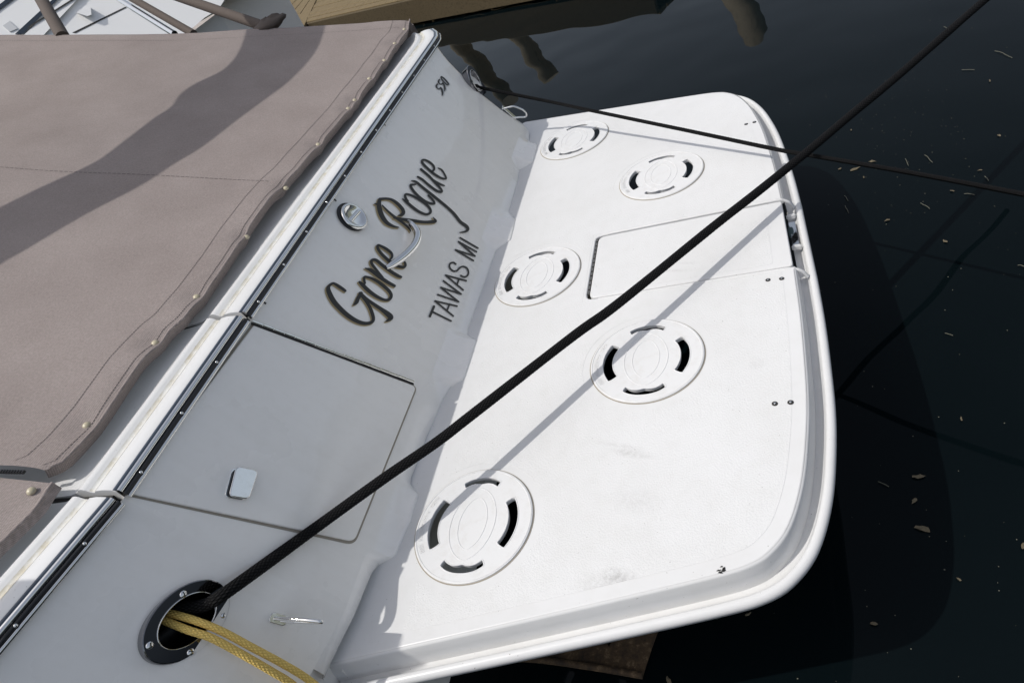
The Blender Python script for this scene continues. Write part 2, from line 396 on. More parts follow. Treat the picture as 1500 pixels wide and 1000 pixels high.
# end caps near the transom
# ---- hatch over the ladder
hat = round_poly([(HX0 + .012, HY0 + .007), (1.250, HY0 + .007), (1.250, HY1 - .007), (HX0 + .012, HY1 - .007)], [.03, .012, .012, .03])
hatch = prism('ladder_hatch', hat, [], -.030, -.0015, M_plat, plat, bev=.004)
box('hatch_gap', (HX0 - .012, HY0 - .012, -.060), (1.23, HY1 + .012, -.032), M_grime, plat)
hs_ = round_poly([(HX0 + .035, HY0 + .03), (1.19, HY0 + .03), (1.19, HY1 - .03), (HX0 + .035, HY1 - .03)], .02)
prism('hatch_nonskid', hs_, [], -.003, -.0008, M_skid, plat)
# front hinge of the hatch: dark perforated strip
for i in range(13):
    y = HY0 + .035 + i * .0278
    box('hinge_knuckle', (HX0 + .001, y, -.010), (HX0 + .010, y + .021, -.002), M_brass, plat)
# raised lips beside the hatch running down into the gutter
for (ys, nm) in ((HY1 + .006, 'hatch_lip'), (HY0 - .006, 'hatch_lip')):
    tube(nm, catmull([(HX0 + .05, ys, -.0035), (.9, ys, -.0030), (1.18, ys, -.0030), (1.245, ys, -.006), (1.275, ys - .002, -.022), (1.290, ys - .004, -.046)], 5), .0062, M_plat, plat, seg=10)
box('ladder_recess', (1.234, HY0 + .02, -.056), (1.252, HY1 - .02, -.034), M_plat, plat)
dome('ladder_pull', (1.268, 1.585, -.055), .045, .006, (0, 0, 1), M_teal, plat, sx=.28)
for y in (1.47, 1.66):
    box('ladder_bracket', (1.258, y, -.055), (1.290, y + .012, -.036), M_plat, plat, bev=.003)
box('ladder_bracket', (1.262, 1.50, -.055), (1.284, 1.64, -.050), M_chrome, plat, bev=.002)
# ---- non-skid panels, cut round the vents
def nonskid(y0, y1, far, name):
    pass
RH = .213
def left_side(ylist, y0, y1, x):
    out = []
    for (cx, cy) in ylist:
        dx = x - cx; dy = math.sqrt(RH * RH - dx * dx); a0 = math.degrees(math.atan2(-dy, dx)); a1 = math.degrees(math.atan2(dy, dx))
        out.append((cx, cy, a0, a1))
    return out
ins = .045
pi_ = [p for p in edge_in(pe, -ins) if p[0] > .17 and p[1] < HY0 - .03]; qi_ = [p for p in edge_in(qe, -ins) if p[0] > .17 and p[1] > HY1 + .03]
XL = .165
def arc_pts(cx, cy, a0, a1, n=28): return arc(cx, cy, RH, a0, a1, n)
ys_p = pi_[0][1]
E_ = DISC[4]; C_ = DISC[2]; A_ = DISC[0]
dxe = XL - E_[1]; dye = math.sqrt(RH ** 2 - dxe ** 2); ae = math.degrees(math.atan2(dye, dxe))
dxc = XL - C_[1]; dyc = math.sqrt(RH ** 2 - dxc ** 2); ac = math.degrees(math.atan2(dyc, dxc))
dxa = XL - A_[1]; dya = math.sqrt(RH ** 2 - dxa ** 2); aa = math.degrees(math.atan2(dya, dxa))
# one sheet: from port edge to starboard edge, forward side cut by the three forward vents, hatch notch on the aft side
fwd = []
fwd += [(XL, A_[2] + dya + .005)] + arc_pts(A_[1], A_[2], aa, -aa)[1:-1] + [(XL, A_[2] - dya - .005)]
fwd += [(XL, C_[2] + dyc + .005)] + arc_pts(C_[1], C_[2], ac, -ac)[1:-1] + [(XL, C_[2] - dyc - .005)]
fwd += [(XL, E_[2] + dye + .005)] + arc_pts(E_[1], E_[2], ae, -ae)[1:-1] + [(XL, E_[2] - dye - .005)]
m_ = .012
notch2 = [(pi_[-1][0], HY0 - m_), (HX0 - m_, HY0 - m_), (HX0 - m_, HY1 + m_), (qi_[0][0], HY1 + m_)]
sheet = pi_ + notch2 + qi_ + [(XL, qi_[-1][1])] + fwd + [(XL, pi_[0][1])]
prism('nonskid_panel', sheet, [circle(DISC[1][1], DISC[1][2], RH), circle(DISC[3][1], DISC[3][2], RH)], -.002, .0006, M_skid, plat)
# ---- vent plates with four curved slots
RV = .1845
def slot(cang, r0, r1, half_a, rnd, wav=0.0):
    pts = []; n = 14
    for i in range(n + 1):
        a = cang - half_a + 2 * half_a * i / n; t = abs(2 * i / n - 1)
        pts.append((r1 * RV - wav * .6 * t ** 3 * RV, a))
    for i in range(n + 1):
        a = cang + half_a - 2 * half_a * i / n; t = abs(2 * i / n - 1)
        pts.append((r0 * RV + wav * (math.sin(t * math.pi) * .5) * RV, a))
    P = [(r * math.cos(math.radians(a)), r * math.sin(math.radians(a))) for r, a in pts]
    return [tuple(p) for p in P]
def soften(P, k=2):
    P = [np.array(p) for p in P]
    for _ in range(k):
        Q = []
        for i in range(len(P)):
            a, b = P[i], P[(i + 1) % len(P)]; Q += [a * .75 + b * .25, a * .25 + b * .75]
        P = Q
    return [tuple(p) for p in P]
slots = [slot(0, .60, .765, 35, .01), slot(180, .59, .775, 36, .01), slot(90, .70, .84, 24, .01, .05), slot(-90, .69, .845, 27, .01, .07)]
def sl_round(P): return soften(P, 2)
vent_me = prism_mesh('vent_plate', circle(0, 0, RV, 96), [sl_round(s) for s in slots], -.010, .006, .0022)
rim_me = None
def vesica(w, h, z, rad, name, parent, cx, cy):
    P = []
    for i in range(48):
        t = 2 * math.pi * i / 48; s = math.sin(t); c = math.cos(t)
        P.append((cx + w * np.sign(c) * abs(c) ** 1.25, cy + h * s, z))
    P.append(P[0]); P.append(P[1]); return P
def ring_tube_mesh(P, rad, seg=6):
    P = np.array(P); n = len(P); V = []; Fc = []
    for i in range(n):
        t = P[(i + 1) % n] - P[i - 1]; t /= np.linalg.norm(t); a = np.array([t[1], -t[0], 0])
        for k in range(seg):
            th = 2 * math.pi * k / seg; V.append(P[i] + rad * math.cos(th) * a + np.array([0, 0, rad * .8 * math.sin(th)]))
    for i in range(n):
        for k in range(seg): Fc.append((i * seg + k, i * seg + (k + 1) % seg, ((i + 1) % n) * seg + (k + 1) % seg, ((i + 1) % n) * seg + k))
    return V, Fc
def emboss_mesh():
    V = []; Fc = []
    def add(v, f):
        b = len(V); V.extend(v); Fc.extend([tuple(i + b for i in q) for q in f])
    for (w, h, r) in ((.044, .084, .0019), (.071, .116, .0021)):
        P = [(w * np.sign(math.cos(t)) * abs(math.cos(t)) ** 1.2, h * math.sin(t), .0058) for t in np.linspace(0, 2 * math.pi, 60, endpoint=False)]
        add(*ring_tube_mesh(P, r))
    P = [(RV * .972 * math.cos(t), RV * .972 * math.sin(t), .0055) for t in np.linspace(0, 2 * math.pi, 96, endpoint=False)]
    add(*ring_tube_mesh(P, .0026))
    for s in slots:   # soft lips round the slots
        s2 = soften(s, 1); c = np.mean(s2, axis=0)
        P = [(c[0] + (p[0] - c[0]) * 1.03 + 0, c[1] + (p[1] - c[1]) * 1.03, .0056) for p in s2]
        P = [tuple(np.array(p)) for p in P]
        add(*ring_tube_mesh(P, .0022))
    me = bpy.data.meshes.new('vent_relief'); me.from_pydata([tuple(map(float, v)) for v in V], [], Fc); return me
def letters_mesh():
    rnd = random.Random(3); V = []; Fc = []
    for i in range(19):
        a = math.radians(148 + i * 3.6); 
        if i in (4, 15): continue
        for seg in range(3):
            r0, r1 = (.855, .935) if seg < 2 else (.888 + rnd.uniform(-.02, .02), .905)
            da = math.radians((-.95, .95, 0)[seg]); w = math.radians(.22 if seg < 2 else .9)
            if seg == 1 and rnd.random() < .3: r1 = .89
            b = len(V)
            for z in (.0055, .0073):
                for rr, aa_ in ((r0, a + da - w), (r0, a + da + w), (r1, a + da + w), (r1, a + da - w)): V.append((rr * RV * math.cos(aa_), rr * RV * math.sin(aa_), z))
            Fc += [(b + 4, b + 5, b + 6, b + 7)] + [(b + k, b + (k + 1) % 4, b + 4 + (k + 1) % 4, b + 4 + k) for k in range(4)]
    me = bpy.data.meshes.new('raised_lettering'); me.from_pydata([tuple(map(float, v)) for v in V], [], Fc); return me
rel_me = emboss_mesh(); let_me = letters_mesh()
vl = ['near the starboard corner beside the hull', 'aft of the starboard corner vent', 'middle vent beside the hull', 'between the hatch and the port vent, aft row', 'largest in view, by the port corner']
# joined relief so the vent stays a plate with its own raised pattern
def join_mesh(name, meshes):
    bm = bmesh.new()
    for m_e in meshes: bm.from_mesh(m_e)
    me = bpy.data.meshes.new(name); bm.to_mesh(me); bm.free(); return me
vent_all = join_mesh('vent_plate', [vent_me, rel_me, let_me])
for (k, x, y), lb in zip(DISC, vl):
    v = put('vent_plate', vent_all, M_vent, plat, True); v.location = (x, y, 0); v['label'] = 'round white vent plate with four curved slots, ' + lb
    # weathered groove round the plate
    gme = prism_mesh('vent_groove', circle(0, 0, RV + .0035, 72), [circle(0, 0, RV - .004, 72)], .0002, .0014)
    g = put('vent_groove', gme, M_grime, plat); g.location = (x, y, 0)
sharp(bpy.data.objects['vent_plate'], 38)
for i, (px, py) in enumerate([(1125, 410), (1145, 408), (1135, 591), (1158, 589), (1093, 182), (1105, 179)]):
    p = onz(px, py, .001)
    dome('screw', (p[0], p[1], .001), .0085, .0025, (0, 0, 1), M_gap, plat, seg=14, rings=3)
    sc_ = dome('screw_socket', (p[0], p[1], .0028), .0038, .0012, (0, 0, 1), M_chrome, plat, seg=8, rings=2)

# ---- transom skin
base_px = [(776, 177), (775, 207), (787, 211), (784, 225), (781, 237), (761, 249), (757, 270), (745, 309), (755, 321), (752, 336), (748, 351), (727, 366), (718, 390), (714, 402), (700, 442), (686, 480), (685, 490), (698.5, 497.6), (690, 525), (681, 552), (677.6, 556), (660, 566), (650, 582), (641, 603), (625.6, 637), (609.6, 680), (602, 699), (601.6, 709), (613, 724), (607, 742), (602, 760), (592, 782), (580, 811), (574, 816), (554.6, 827), (546, 837), (541, 844), (518, 893), (498.5, 930), (478.7, 974)]
base = [onz2(px, py, .002) for px, py in base_px]          # runs starboard -> port
hawse_o = [(301.5, 850), (338, 882), (327.7, 914), (294, 950), (251, 972.7), (219, 970.6), (203.6, 944.5), (208.7, 917), (229, 885), (265, 859)]
hawse_s = [(678, 104), (683, 103), (696, 109), (709, 122), (713, 133), (709, 137), (696, 131.6), (683, 119)]
def fit_ellipse(P):
    P = np.array(P); c = (P.max(0) + P.min(0)) / 2
    x, y = (P - c).T; A = np.stack([x * x, x * y, y * y, x, y], 1); s = np.linalg.lstsq(A, np.ones(len(P)), rcond=None)[0]
    Q = np.array([[s[0], s[1] / 2], [s[1] / 2, s[2]]]); d = -np.linalg.solve(2 * Q, s[3:]); kk = 1 + d @ Q @ d
    w, U = np.linalg.eigh(Q / kk); return c + d, 1 / np.sqrt(w), U
def ell(fe, s=1.0, n=56, add=0.0):
    c, ax, U = fe; return [tuple(c + U @ np.array([(ax[0] * s + add) * math.cos(t), (ax[1] * s + add) * math.sin(t)])) for t in np.linspace(0, 2 * math.pi, n, endpoint=False)]
HP = fit_ellipse([tuv(*q, .006) for q in hawse_o]); HS = fit_ellipse([tuv(*q, .006) for q in hawse_s])
print('hawse', HP, HS)
HP_in = fit_ellipse([tuv(*q, .006) for q in [(319, 903.8), (224, 918), (229, 932.8), (243.5, 941.5), (262, 944.7), (287, 941.5), (307, 930), (319.7, 912.5)]])
sc_in = .62
V0 = .075; VT = .700
def sil(v):  # starboard edge of the flat part
    z = v / math.hypot(1, TK); ks = [(-.1, 2.875), (0, 2.87), (.04, 2.865), (.19, 2.79), (.36, 2.745), (.555, 2.755), (.70, 2.82)]
    for (a, b), (c, d) in zip(ks, ks[1:]):
        if z <= c: return b + (d - b) * (z - a) / (c - a)
    return ks[-1][1]
vs = np.linspace(V0, VT, 14)
flat = [(y, V0) for y in np.linspace(YB, 2.8, 24)] + [(sil(v), v) for v in vs] + [(YB, VT)]
transom = prism('transom', flat, [ell(HS, .72)], -.012, 0.0, M_gel, boat, mw=TMAT)
prism('transom_quarter', [(-.45, V0), (YB, V0), (YB, VT), (-.45, VT)], [ell(HP, .70)], -.012, 0.0, M_gel, boat, mw=TMAT)
door_px = [(365, 473), (610, 566), (519, 793), (180, 722)]
# fillet between the sloping transom and the platform, with its four moulded tabs
ys = sorted(set([round(p[1], 4) for p in base if -.05 < p[1] < 2.86] + [round(x, 4) for x in np.linspace(-.06, 2.86, 130)]))
bx = sorted([(p[1], p[0]) for p in base]); by = [b_[0] for b_ in bx]; bxx = [b_[1] for b_ in bx]
rows = []
ztop = V0 / math.hypot(1, TK)
for y in ys:
    xb = float(np.interp(y, by, bxx)); x_t = TX0 - TK * ztop - TB(y); p0 = np.array([x_t, ztop]); p2 = np.array([xb, .0015])
    k_ = np.array([max(TX0 - TK * .018, xb - .045) if xb > .08 else TX0 - TK * .022 - TB(y), .020 if xb < .08 else .012])
    row = [(((1 - t) ** 2 * p0 + 2 * t * (1 - t) * k_ + t * t * p2)) for t in np.linspace(0, 1, 9)]
    rows.append([(r[0], y, r[1]) for r in row] + [(xb - .004, y, -.02)])
grid('transom_fillet', rows, M_gel, boat)
# hull below / beside
def yz_corner(z):
    v = max(z, -.05) * math.hypot(1, TK); return sil(v)
zs = list(np.linspace(VT / math.hypot(1, TK), ztop, 13)) + [.045, .022, 0] + [-.02, -.2, -.4, ZW - .15]
rows = []
for z in zs:
    xt = TX0 - TK * z if z > ztop else (float(np.interp(z, [0, ztop], [.016, TX0 - TK * ztop])) if z >= 0 else .010); ye = yz_corner(z); Rr = .062
    row = [(xt - .0004, ye - .004, z)]
    for t in np.linspace(0, 90, 10):
        row.append((xt - Rr + Rr * math.cos(math.radians(t)), ye + Rr * math.sin(math.radians(t)), z))
    row.append((xt - .5, ye + Rr + .02, z)); row.append((-3.2, ye + Rr + .10, z))
    rows.append(row)
grid('hull_side', rows, M_gel, boat, flip=True)
rows = []
for z in zs:
    xt = TX0 - TK * max(z, .05) - TB(-.45); ye = -.45; Rr = .062
    row = [(xt - .0004, ye + .004, z)]
    for t in np.linspace(0, 90, 10):
        row.append((xt - Rr + Rr * math.cos(math.radians(t)), ye - Rr * math.sin(math.radians(t)), z))
    row.append((-3.2, ye - Rr - .05, z)); rows.append(row)
grid('hull_side', rows, M_gel, boat)
grid('lower_hull', [[(TX0 - TK * ztop - TB(y), y, ztop), (-.003 - TB(y), y, .02), (-.008 - TB(y), y, -.03), (-.02 - TB(y), y, -.25), (-.04 - TB(y), y, ZW - .15)] for y in (-.45, -.3, -.15, -.03, .0)], M_gel, boat)
grid('lower_hull', [[(.0, y, -.024), (-.01, y, -.25), (-.03, y, ZW - .15)] for y in (-.03, 1, 2, 2.94)], M_gel, boat)
# ---- transom door
dpts = [tuv(*q, .005) for q in door_px]
dpts[0] = tuv(372, 476, .005); dpts[3] = tuv(186, 722, .005)
door = prism('transom_door', round_poly(dpts, [.004, .022, .022, .004]), [], -.004, .0062, M_gel, boat, bev=.0028, mw=TMAT)
gp = np.array(dpts); gc = gp.mean(0); gg = [tuple(gc + (p - gc) * 1.0 + np.sign(p - gc) * np.array([.0065, .0065])) for p in gp]
prism('door_gap', round_poly(gg, [.004, .027, .027, .004]), [round_poly([tuple(p - np.sign(p - gc) * .001) for p in gp], [.004, .021, .021, .004])], .0003, .0016, M_grime, door, mw=TMAT)
# piano hinge along the starboard edge of the door
a_ = np.array(tuv(368, 472, .006)); b_ = np.array(tuv(606, 561, .006)); d_ = (b_ - a_); Ld = np.linalg.norm(d_); d_ /= Ld
n_ = np.array([-d_[1], d_[0]]); n_ *= np.sign(n_[0])
def tq(p, off): return tpt(p[0], p[1], off)
hn = 17
for i in range(hn):
    s0 = Ld * i / hn + .0012; s1 = Ld * (i + 1) / hn - .0012; up = (i % 2) * .0012
    A0 = a_ + d_ * s0 + n_ * .004; A1 = a_ + d_ * s1 + n_ * .004
    tube('hinge_knuckle', [tq(A0, .0065 + up), tq((A0 + A1) / 2, .0065 + up), tq(A1, .0065 + up)], .0052, M_chrome, door, seg=10)
q0 = [a_ + n_ * .0, b_ + n_ * .0, b_ - n_ * .008, a_ - n_ * .008]
prism('hinge_shadow_gap', [tuple(q) for q in q0], [], .0063, .0072, M_gap, door, mw=TMAT)
# latch
lp = [tuv(*q, .02) for q in [(343.6, 683), (369, 684), (378.5, 692.6), (366, 730), (359, 731), (337, 725.6)]]
lc = tuple(np.mean(lp, axis=0))
lo_ = round_poly([tuv(*q, .02) for q in [(346, 682.5), (379, 689), (365, 731), (335, 726)]], .014)
latch = prism('door_latch', lo_, [], .0145, .021, M_chrome, door, bev=.0025, mw=TMAT, res=3)
l2 = [tuple(np.array(lc) + (np.array(p) - lc) * .93 + np.array([-.003, .004])) for p in lo_]
prism('latch_seal', l2, [], .008, .0148, M_rubber, door, mw=TMAT)
l3 = [tuple(np.array(lc) + (np.array(p) - lc) * 1.0 + np.array([-.003, .006])) for p in lo_]
prism('latch_base', l3, [], .005, .009, M_chrome, door, bev=.0015, mw=TMAT)

# ---- hawse holes
def hawse(FE, name, inner_s, n_screw, label, angs, WG=.26):
    V = []; Fc = []; n = 64
    prof = [(1.0, .0012, 0), (1.0, .006, -.001), (.985, .0092, 0), (.965, .0104, 0), (.80, .0104, 0), (inner_s + .03, .0104, 0), (inner_s + .005, .0085, 0), (inner_s - .01, .002, 0), (inner_s - .03, -.02, 0), (inner_s - .05, -.075, 0)]
    for (s, off, _) in prof:
        for p in ell(FE, s, n): V.append(tpt(p[0], p[1], off + ((.004 + WG * (p[1] - FE[0][1])) if off > .003 else 0)))
    for i in range(len(prof) - 1):
        for k in range(n): Fc.append((i * n + k, i * n + (k + 1) % n, (i + 1) * n + (k + 1) % n, (i + 1) * n + k))
    h = mesh(name, V, Fc, M_dchrome, boat, True); fix_normals(h); sharp(h, 20); h['label'] = label
    # pipe liner behind
    V = []; Fc = []
    for (s, off) in ((inner_s - .05, -.07), (inner_s - .03, -.16), (.05, -.17)):
        for p in ell(FE, s, n): V.append(tpt(p[0], p[1] - (0 if off > -.1 else .01), off))
    for i in range(2):
        for k in range(n): Fc.append((i * n + k, i * n + (k + 1) % n, (i + 1) * n + (k + 1) % n, (i + 1) * n + k))
    Fc.append(tuple(range(2 * n, 3 * n)))
    mesh('hawse_pipe', V, Fc, M_black, h, True)
    e1 = ell(FE, inner_s + .012, 72); tube('inner_lip', [tpt(p[0], p[1], .0155 + WG * (p[1] - FE[0][1])) for p in e1 + e1[:2]], .0016, M_chrome, h, seg=8, cap=False)
    for (px, py) in angs:
        u = tuv(px, py, .011); wo = .004 + WG * (u[1] - FE[0][1]); sc_ = dome('screw', tpt(u[0], u[1], .0105 + wo), .0085, .004, TN, M_chrome, h, seg=14, rings=3)
        a0 = random.uniform(0, 3)
        tube('screw_slot', [tpt(u[0] - .005 * math.cos(a0), u[1] - .005 * math.sin(a0), .0138 + wo), tpt(u[0], u[1], .0146 + wo), tpt(u[0] + .005 * math.cos(a0), u[1] + .005 * math.sin(a0), .0138 + wo)], .0011, M_gap, h, seg=6)
    return h
hawse(HP, 'hawse_hole', .66, 4, 'chrome hawse pipe on the port quarter with yellow cord coming out', [(265, 871), (216, 945.5), (281.5, 953), (330, 899)])
hawse(HS, 'hawse_hole', .66, 0, 'chrome hawse pipe on the starboard quarter', [], .40)

# ---- grab handle
gpth = [(598, 325, .0), (603, 329, .016), (609, 336, .03), (612, 345, .038), (608, 358, .040), (598, 370, .036), (586, 380, .026), (574, 388, .012), (566, 392, .0)]
gp3 = catmull([ont(px, py, o) for px, py, o in gpth], 6)
nn_ = len(gp3); rr = [.010 + .007 * math.sin(math.pi * i / (nn_ - 1)) for i in range(nn_)]
gh = tube('grab_handle', gp3, rr, M_chrome, boat, seg=20); gh['label'] = 'curved chrome grab handle over the painted name'
# ---- round flush lock
lu = tuv(518, 318, .010)
r1 = abs(np.linalg.norm(np.array(tuv(537, 321, .01)) - np.array(tuv(498, 315, .01)))) / 2
lk = prism('transom_light', circle(lu[0] - .002, lu[1] + .006, r1 * 1.02, 40), [], .0005, .010, M_rubber, boat, bev=.003, mw=TMAT); lk['label'] = 'small round chrome fitting above the name'
V = []; Fc = []; n = 36; prof = [(1.0, .010), (.97, .0155), (.86, .018), (.78, .0165), (.68, .0115), (.42, .0085), (.02, .0078)]
for s, off in prof:
    for p in circle(lu[0], lu[1], r1 * s * .95, n): V.append(tpt(p[0], p[1], off + .004))
for i in range(len(prof) - 1):
    for k in range(n): Fc.append((i * n + k, i * n + (k + 1) % n, (i + 1) * n + (k + 1) % n, (i + 1) * n + k))
fix_normals(mesh('chrome_cup', V, Fc, M_chrome, lk, True))
tube('pull_bar', [tpt(lu[0] - r1 * .6, lu[1] + .004, .014), tpt(lu[0], lu[1], .016), tpt(lu[0] + r1 * .6, lu[1] - .004, .014)], .009, M_chrome, lk, seg=10)
# ---- U-bolt lifting rings
def hity(px, py, y):
    r = ray(px, py); return CC + r * ((y - CC[1]) / r[1])
def ubolt(pa, pb, tip, plate, label):
    A = ont(*pa, .004); B = ont(*pb, .004); mid = (A + B) / 2
    out = np.array([1, 0, .12]); out /= np.linalg.norm(out)
    sx_ = np.cross(B - A, out); r = ray(*tip); t = ((mid - CC) @ sx_) / (r @ sx_); Tp = CC + r * t
    Ln = (Tp - mid)
    P = [A - out * .01, A + Ln * .35 + (A - mid) * .12, A + Ln * .72 + (A - mid) * .15, mid + Ln * .97 + (A - mid) * .45, Tp, mid + Ln * .97 + (B - mid) * .45, B + Ln * .72 + (B - mid) * .15, B + Ln * .35 + (B - mid) * .12, B - out * .01]
    u = tube('lifting_ring', catmull(P, 5), .0048, M_chrome, boat, seg=12); u['label'] = label
    uu = tuv(*((pa[0] + pb[0]) / 2, (pa[1] + pb[1]) / 2))
    ddd = np.array([B[1] - A[1], (B - A) @ TV]); hl = np.linalg.norm(ddd) / 2 + .014; ang = math.atan2(ddd[1], ddd[0])
    out2 = [(uu[0] + x * math.cos(ang) - y * math.sin(ang), uu[1] + x * math.sin(ang) + y * math.cos(ang)) for x, y in [(-hl, -.012), (hl, -.012), (hl, .012), (-hl, .012)]]
    prism('ring_plate', round_poly(out2, .01), [], .0005, .005, M_chrome, u, bev=.0015, mw=TMAT)
ubolt((738, 159), (753, 172), (768, 163), None, 'chrome lifting ring on the starboard side')
ubolt((402, 905), (412, 908), (470, 910), None, 'chrome lifting ring on the port side beside the yellow cord')

# ---- gunwale, rub rail and trim
SEGS = [(-.45, .076), (.094, .690), (.706, 3.02)]       # the middle piece swings with the door
prof_g = [(-.262, .652), (-.274, .6595), (-.300, .662), (-.326, .660), (-.334, .654), (-.345, .656), (-.356, .665), (-.367, .669), (-.378, .667), (-.392, .658), (-.42, .650), (-.55, .640), (-1.3, .630)]
prof_r = [(-.243, .630), (-.240, .638), (-.244, .648), (-.252, .652), (-.262, .652)]
def bend_(y): return max(0, y - 2.82) ** 2 * 1.9 + TB(y)
def run(prof, y0, y1, name, m, parent, bend=True, n=40):
    rows = []
    for y in np.linspace(y0, y1, n):
        rows.append([(x - bend_(y), y, z) for x, z in prof])
    return grid(name, rows, m, parent)
for i, (y0, y1) in enumerate(SEGS):
    g = run(prof_g, y0, y1, 'gunwale', M_plat, boat)
    rows = [[(-.262, y, .652), (-.274, y, .6595), (-.300, y, .662), (-.326, y, .660), (-.34, y, .655), (-.367, y, .669), (-.42, y, .650), (-.42, y, .60), (-.262, y, .60)] for y in (y0,)]
    for ye in (y0, y1):
        bnd = bend_(ye)
        pr = [(x - bnd, ye, z) for x, z in prof_g] + [(-1.3 - bnd, ye, .58), (-.25 - bnd, ye, .58)]
        mesh('gunwale_end', pr, [tuple(range(len(pr)))], M_plat, g)
    run([(-.3275, .6597), (-.3345, .6552), (-.345, .6572), (-.349, .6603)], y0 + .002, y1 - .002, 'groove_stain', M_stain, g)
    # rub rail: lower steel strip, black insert, upper steel strip
    def rail_strip(c, r, m, nm, sq=1.0):
        P = [(c[0] - bend_(y), y, c[1]) for y in np.linspace(y0 + .001, y1 - .001, 30)]
        return tube(nm, P, r, m, boat, seg=12)
    rail_strip((-.2445, .6300), .0058, M_chrome, 'rail_strip')
    rail_strip((-.2470, .6402), .0052, M_rubber, 'rail_insert')
    rail_strip((-.2560, .6500), .0078, M_rail if False else M_chrome, 'rail_strip')
    rail_strip((-.2660, .6540), .0062, M_navy, 'rail_backing')
    y = y0 + .06
    while y < y1 - .03:
        bnd = bend_(y)
        dome('rail_screw', (-.2420 - bnd, y, .6415), .0042, .0028, (1, 0, .5), M_chrome, boat, seg=10, rings=3); y += .18
box('gunwale_gap', (-1.3, .070, .56), (-.285, .100, .640), M_gap, boat)
box('gunwale_gap', (-1.3, .686, .56), (-.275, .712, .640), M_gap, boat)
prism('door_top_gap', [(.690, .690), (.704, .690), (.704, .702), (.690, .702)], [], 0, .004, M_gap, boat, mw=TMAT)
# side deck and cockpit coaming under the canvas so that nothing is open beneath
box('side_deck', (-3.2, 2.90, .55), (-.50, 3.10, .625), M_plat, boat)
box('cockpit_floor', (-3.2, -.45, .10), (-.30, 2.95, .14), M_plat, boat)
box('engine_bay_wall', (-.48, -.44, .11), (-.43, 2.80, .56), M_black, boat)
# small drips / chips under the rail
for (px, py) in ((384, 441), (612, 102), (561, 181), (488, 291)):
    u = tuv(px, py); prism('rail_drip', [(u[0] - .003, u[1] - .014), (u[0] + .002, u[1] - .014), (u[0] + .004, u[1] + .012), (u[0] - .004, u[1] + .012)], [], .0004, .0022, M_gap, boat, mw=TMAT)
# ---- trim tab seen in the water
tz = ZW + .012
tp_ = [onz2(*q, tz) for q in [(690, 930), (775, 890), (900, 800), (968, 911), (954, 950), (941, 990), (870, 977), (747, 963)]]
vn = [onz2(*q, tz) for q in [(881, 926), (901, 926), (892, 947)]]
tt = prism('trim_tab', tp_, [vn], -.006, .0, M_rust, boat, mw=Matrix.Translation((0, 0, tz))); tt['label'] = 'rusty metal trim tab in the water under the platform edge'
tube('trim_tab_lip', catmull([onz(747, 963, tz + .004), onz(800, 967, tz + .004), onz(870, 977, tz + .004), onz(941, 989, tz + .004)], 6), .011, M_rust, boat, seg=10)

# ---- lettering: drawn as brush strokes on the transom
def ribbon(P, off, closed=False, n=7):
    """P: list of (px, py, w px).  thin decal strip on the transom, variable width."""
    C3 = catmull([(p[0], p[1], p[2]) for p in P], n); C3 = np.array(C3); V = []; Fc = []
    xy = C3[:, :2]; T = np.gradient(xy, axis=0); T /= np.linalg.norm(T, axis=1)[:, None] + 1e-9; Nn = np.stack([-T[:, 1], T[:, 0]], 1)
    k = len(C3)
    for i in range(k):
        w = C3[i, 2] / 2
        for s in (-1, 1):
            q = xy[i] + Nn[i] * w * s; V.append(ont(q[0], q[1], off))
    for i in range(k - 1): Fc.append((2 * i, 2 * i + 1, 2 * i + 3, 2 * i + 2))
    # rounded ends
    for e, i in ((0, 0), (1, k - 1)):
        w = C3[i, 2] / 2; b0 = len(V); sgn = -1 if e == 0 else 1
        V.append(ont(*(xy[i]), off)); ring = []
        for a in np.linspace(-90, 90, 7):
            q = xy[i] + w * (math.cos(math.radians(a)) * T[i] * sgn + math.sin(math.radians(a)) * Nn[i]); V.append(ont(q[0], q[1], off))
        for j in range(6): Fc.append((b0, b0 + 1 + j, b0 + 2 + j))
    return V, Fc
def lettering(name, strokes, off, m, label, dx=0, dy=0, grow=0, step=.00003):
    V = []; Fc = []
    for i, s in enumerate(strokes):
        v, f = ribbon([(x + dx, y + dy, w + grow) for x, y, w in s], off + i * step); b = len(V); V += v; Fc += [tuple(j + b for j in q) for q in f]
    o = mesh(name, V, Fc, m, boat)
    # one consistent facing
    bm = bmesh.new(); bm.from_mesh(o.data)
    for f in bm.faces:
        f.normal_update()
        if f.normal.dot(Vector(TN)) < 0: f.normal_flip()
    bm.to_mesh(o.data); bm.free(); o['label'] = label; return o
def zc(L_, s, ox, oy, w=None): return [(x / s + ox, y / s + oy, (p[0] / s if p else w)) for x, y, *p in L_]
s1, s2, s3 = 11.11, 6.25, 8.333
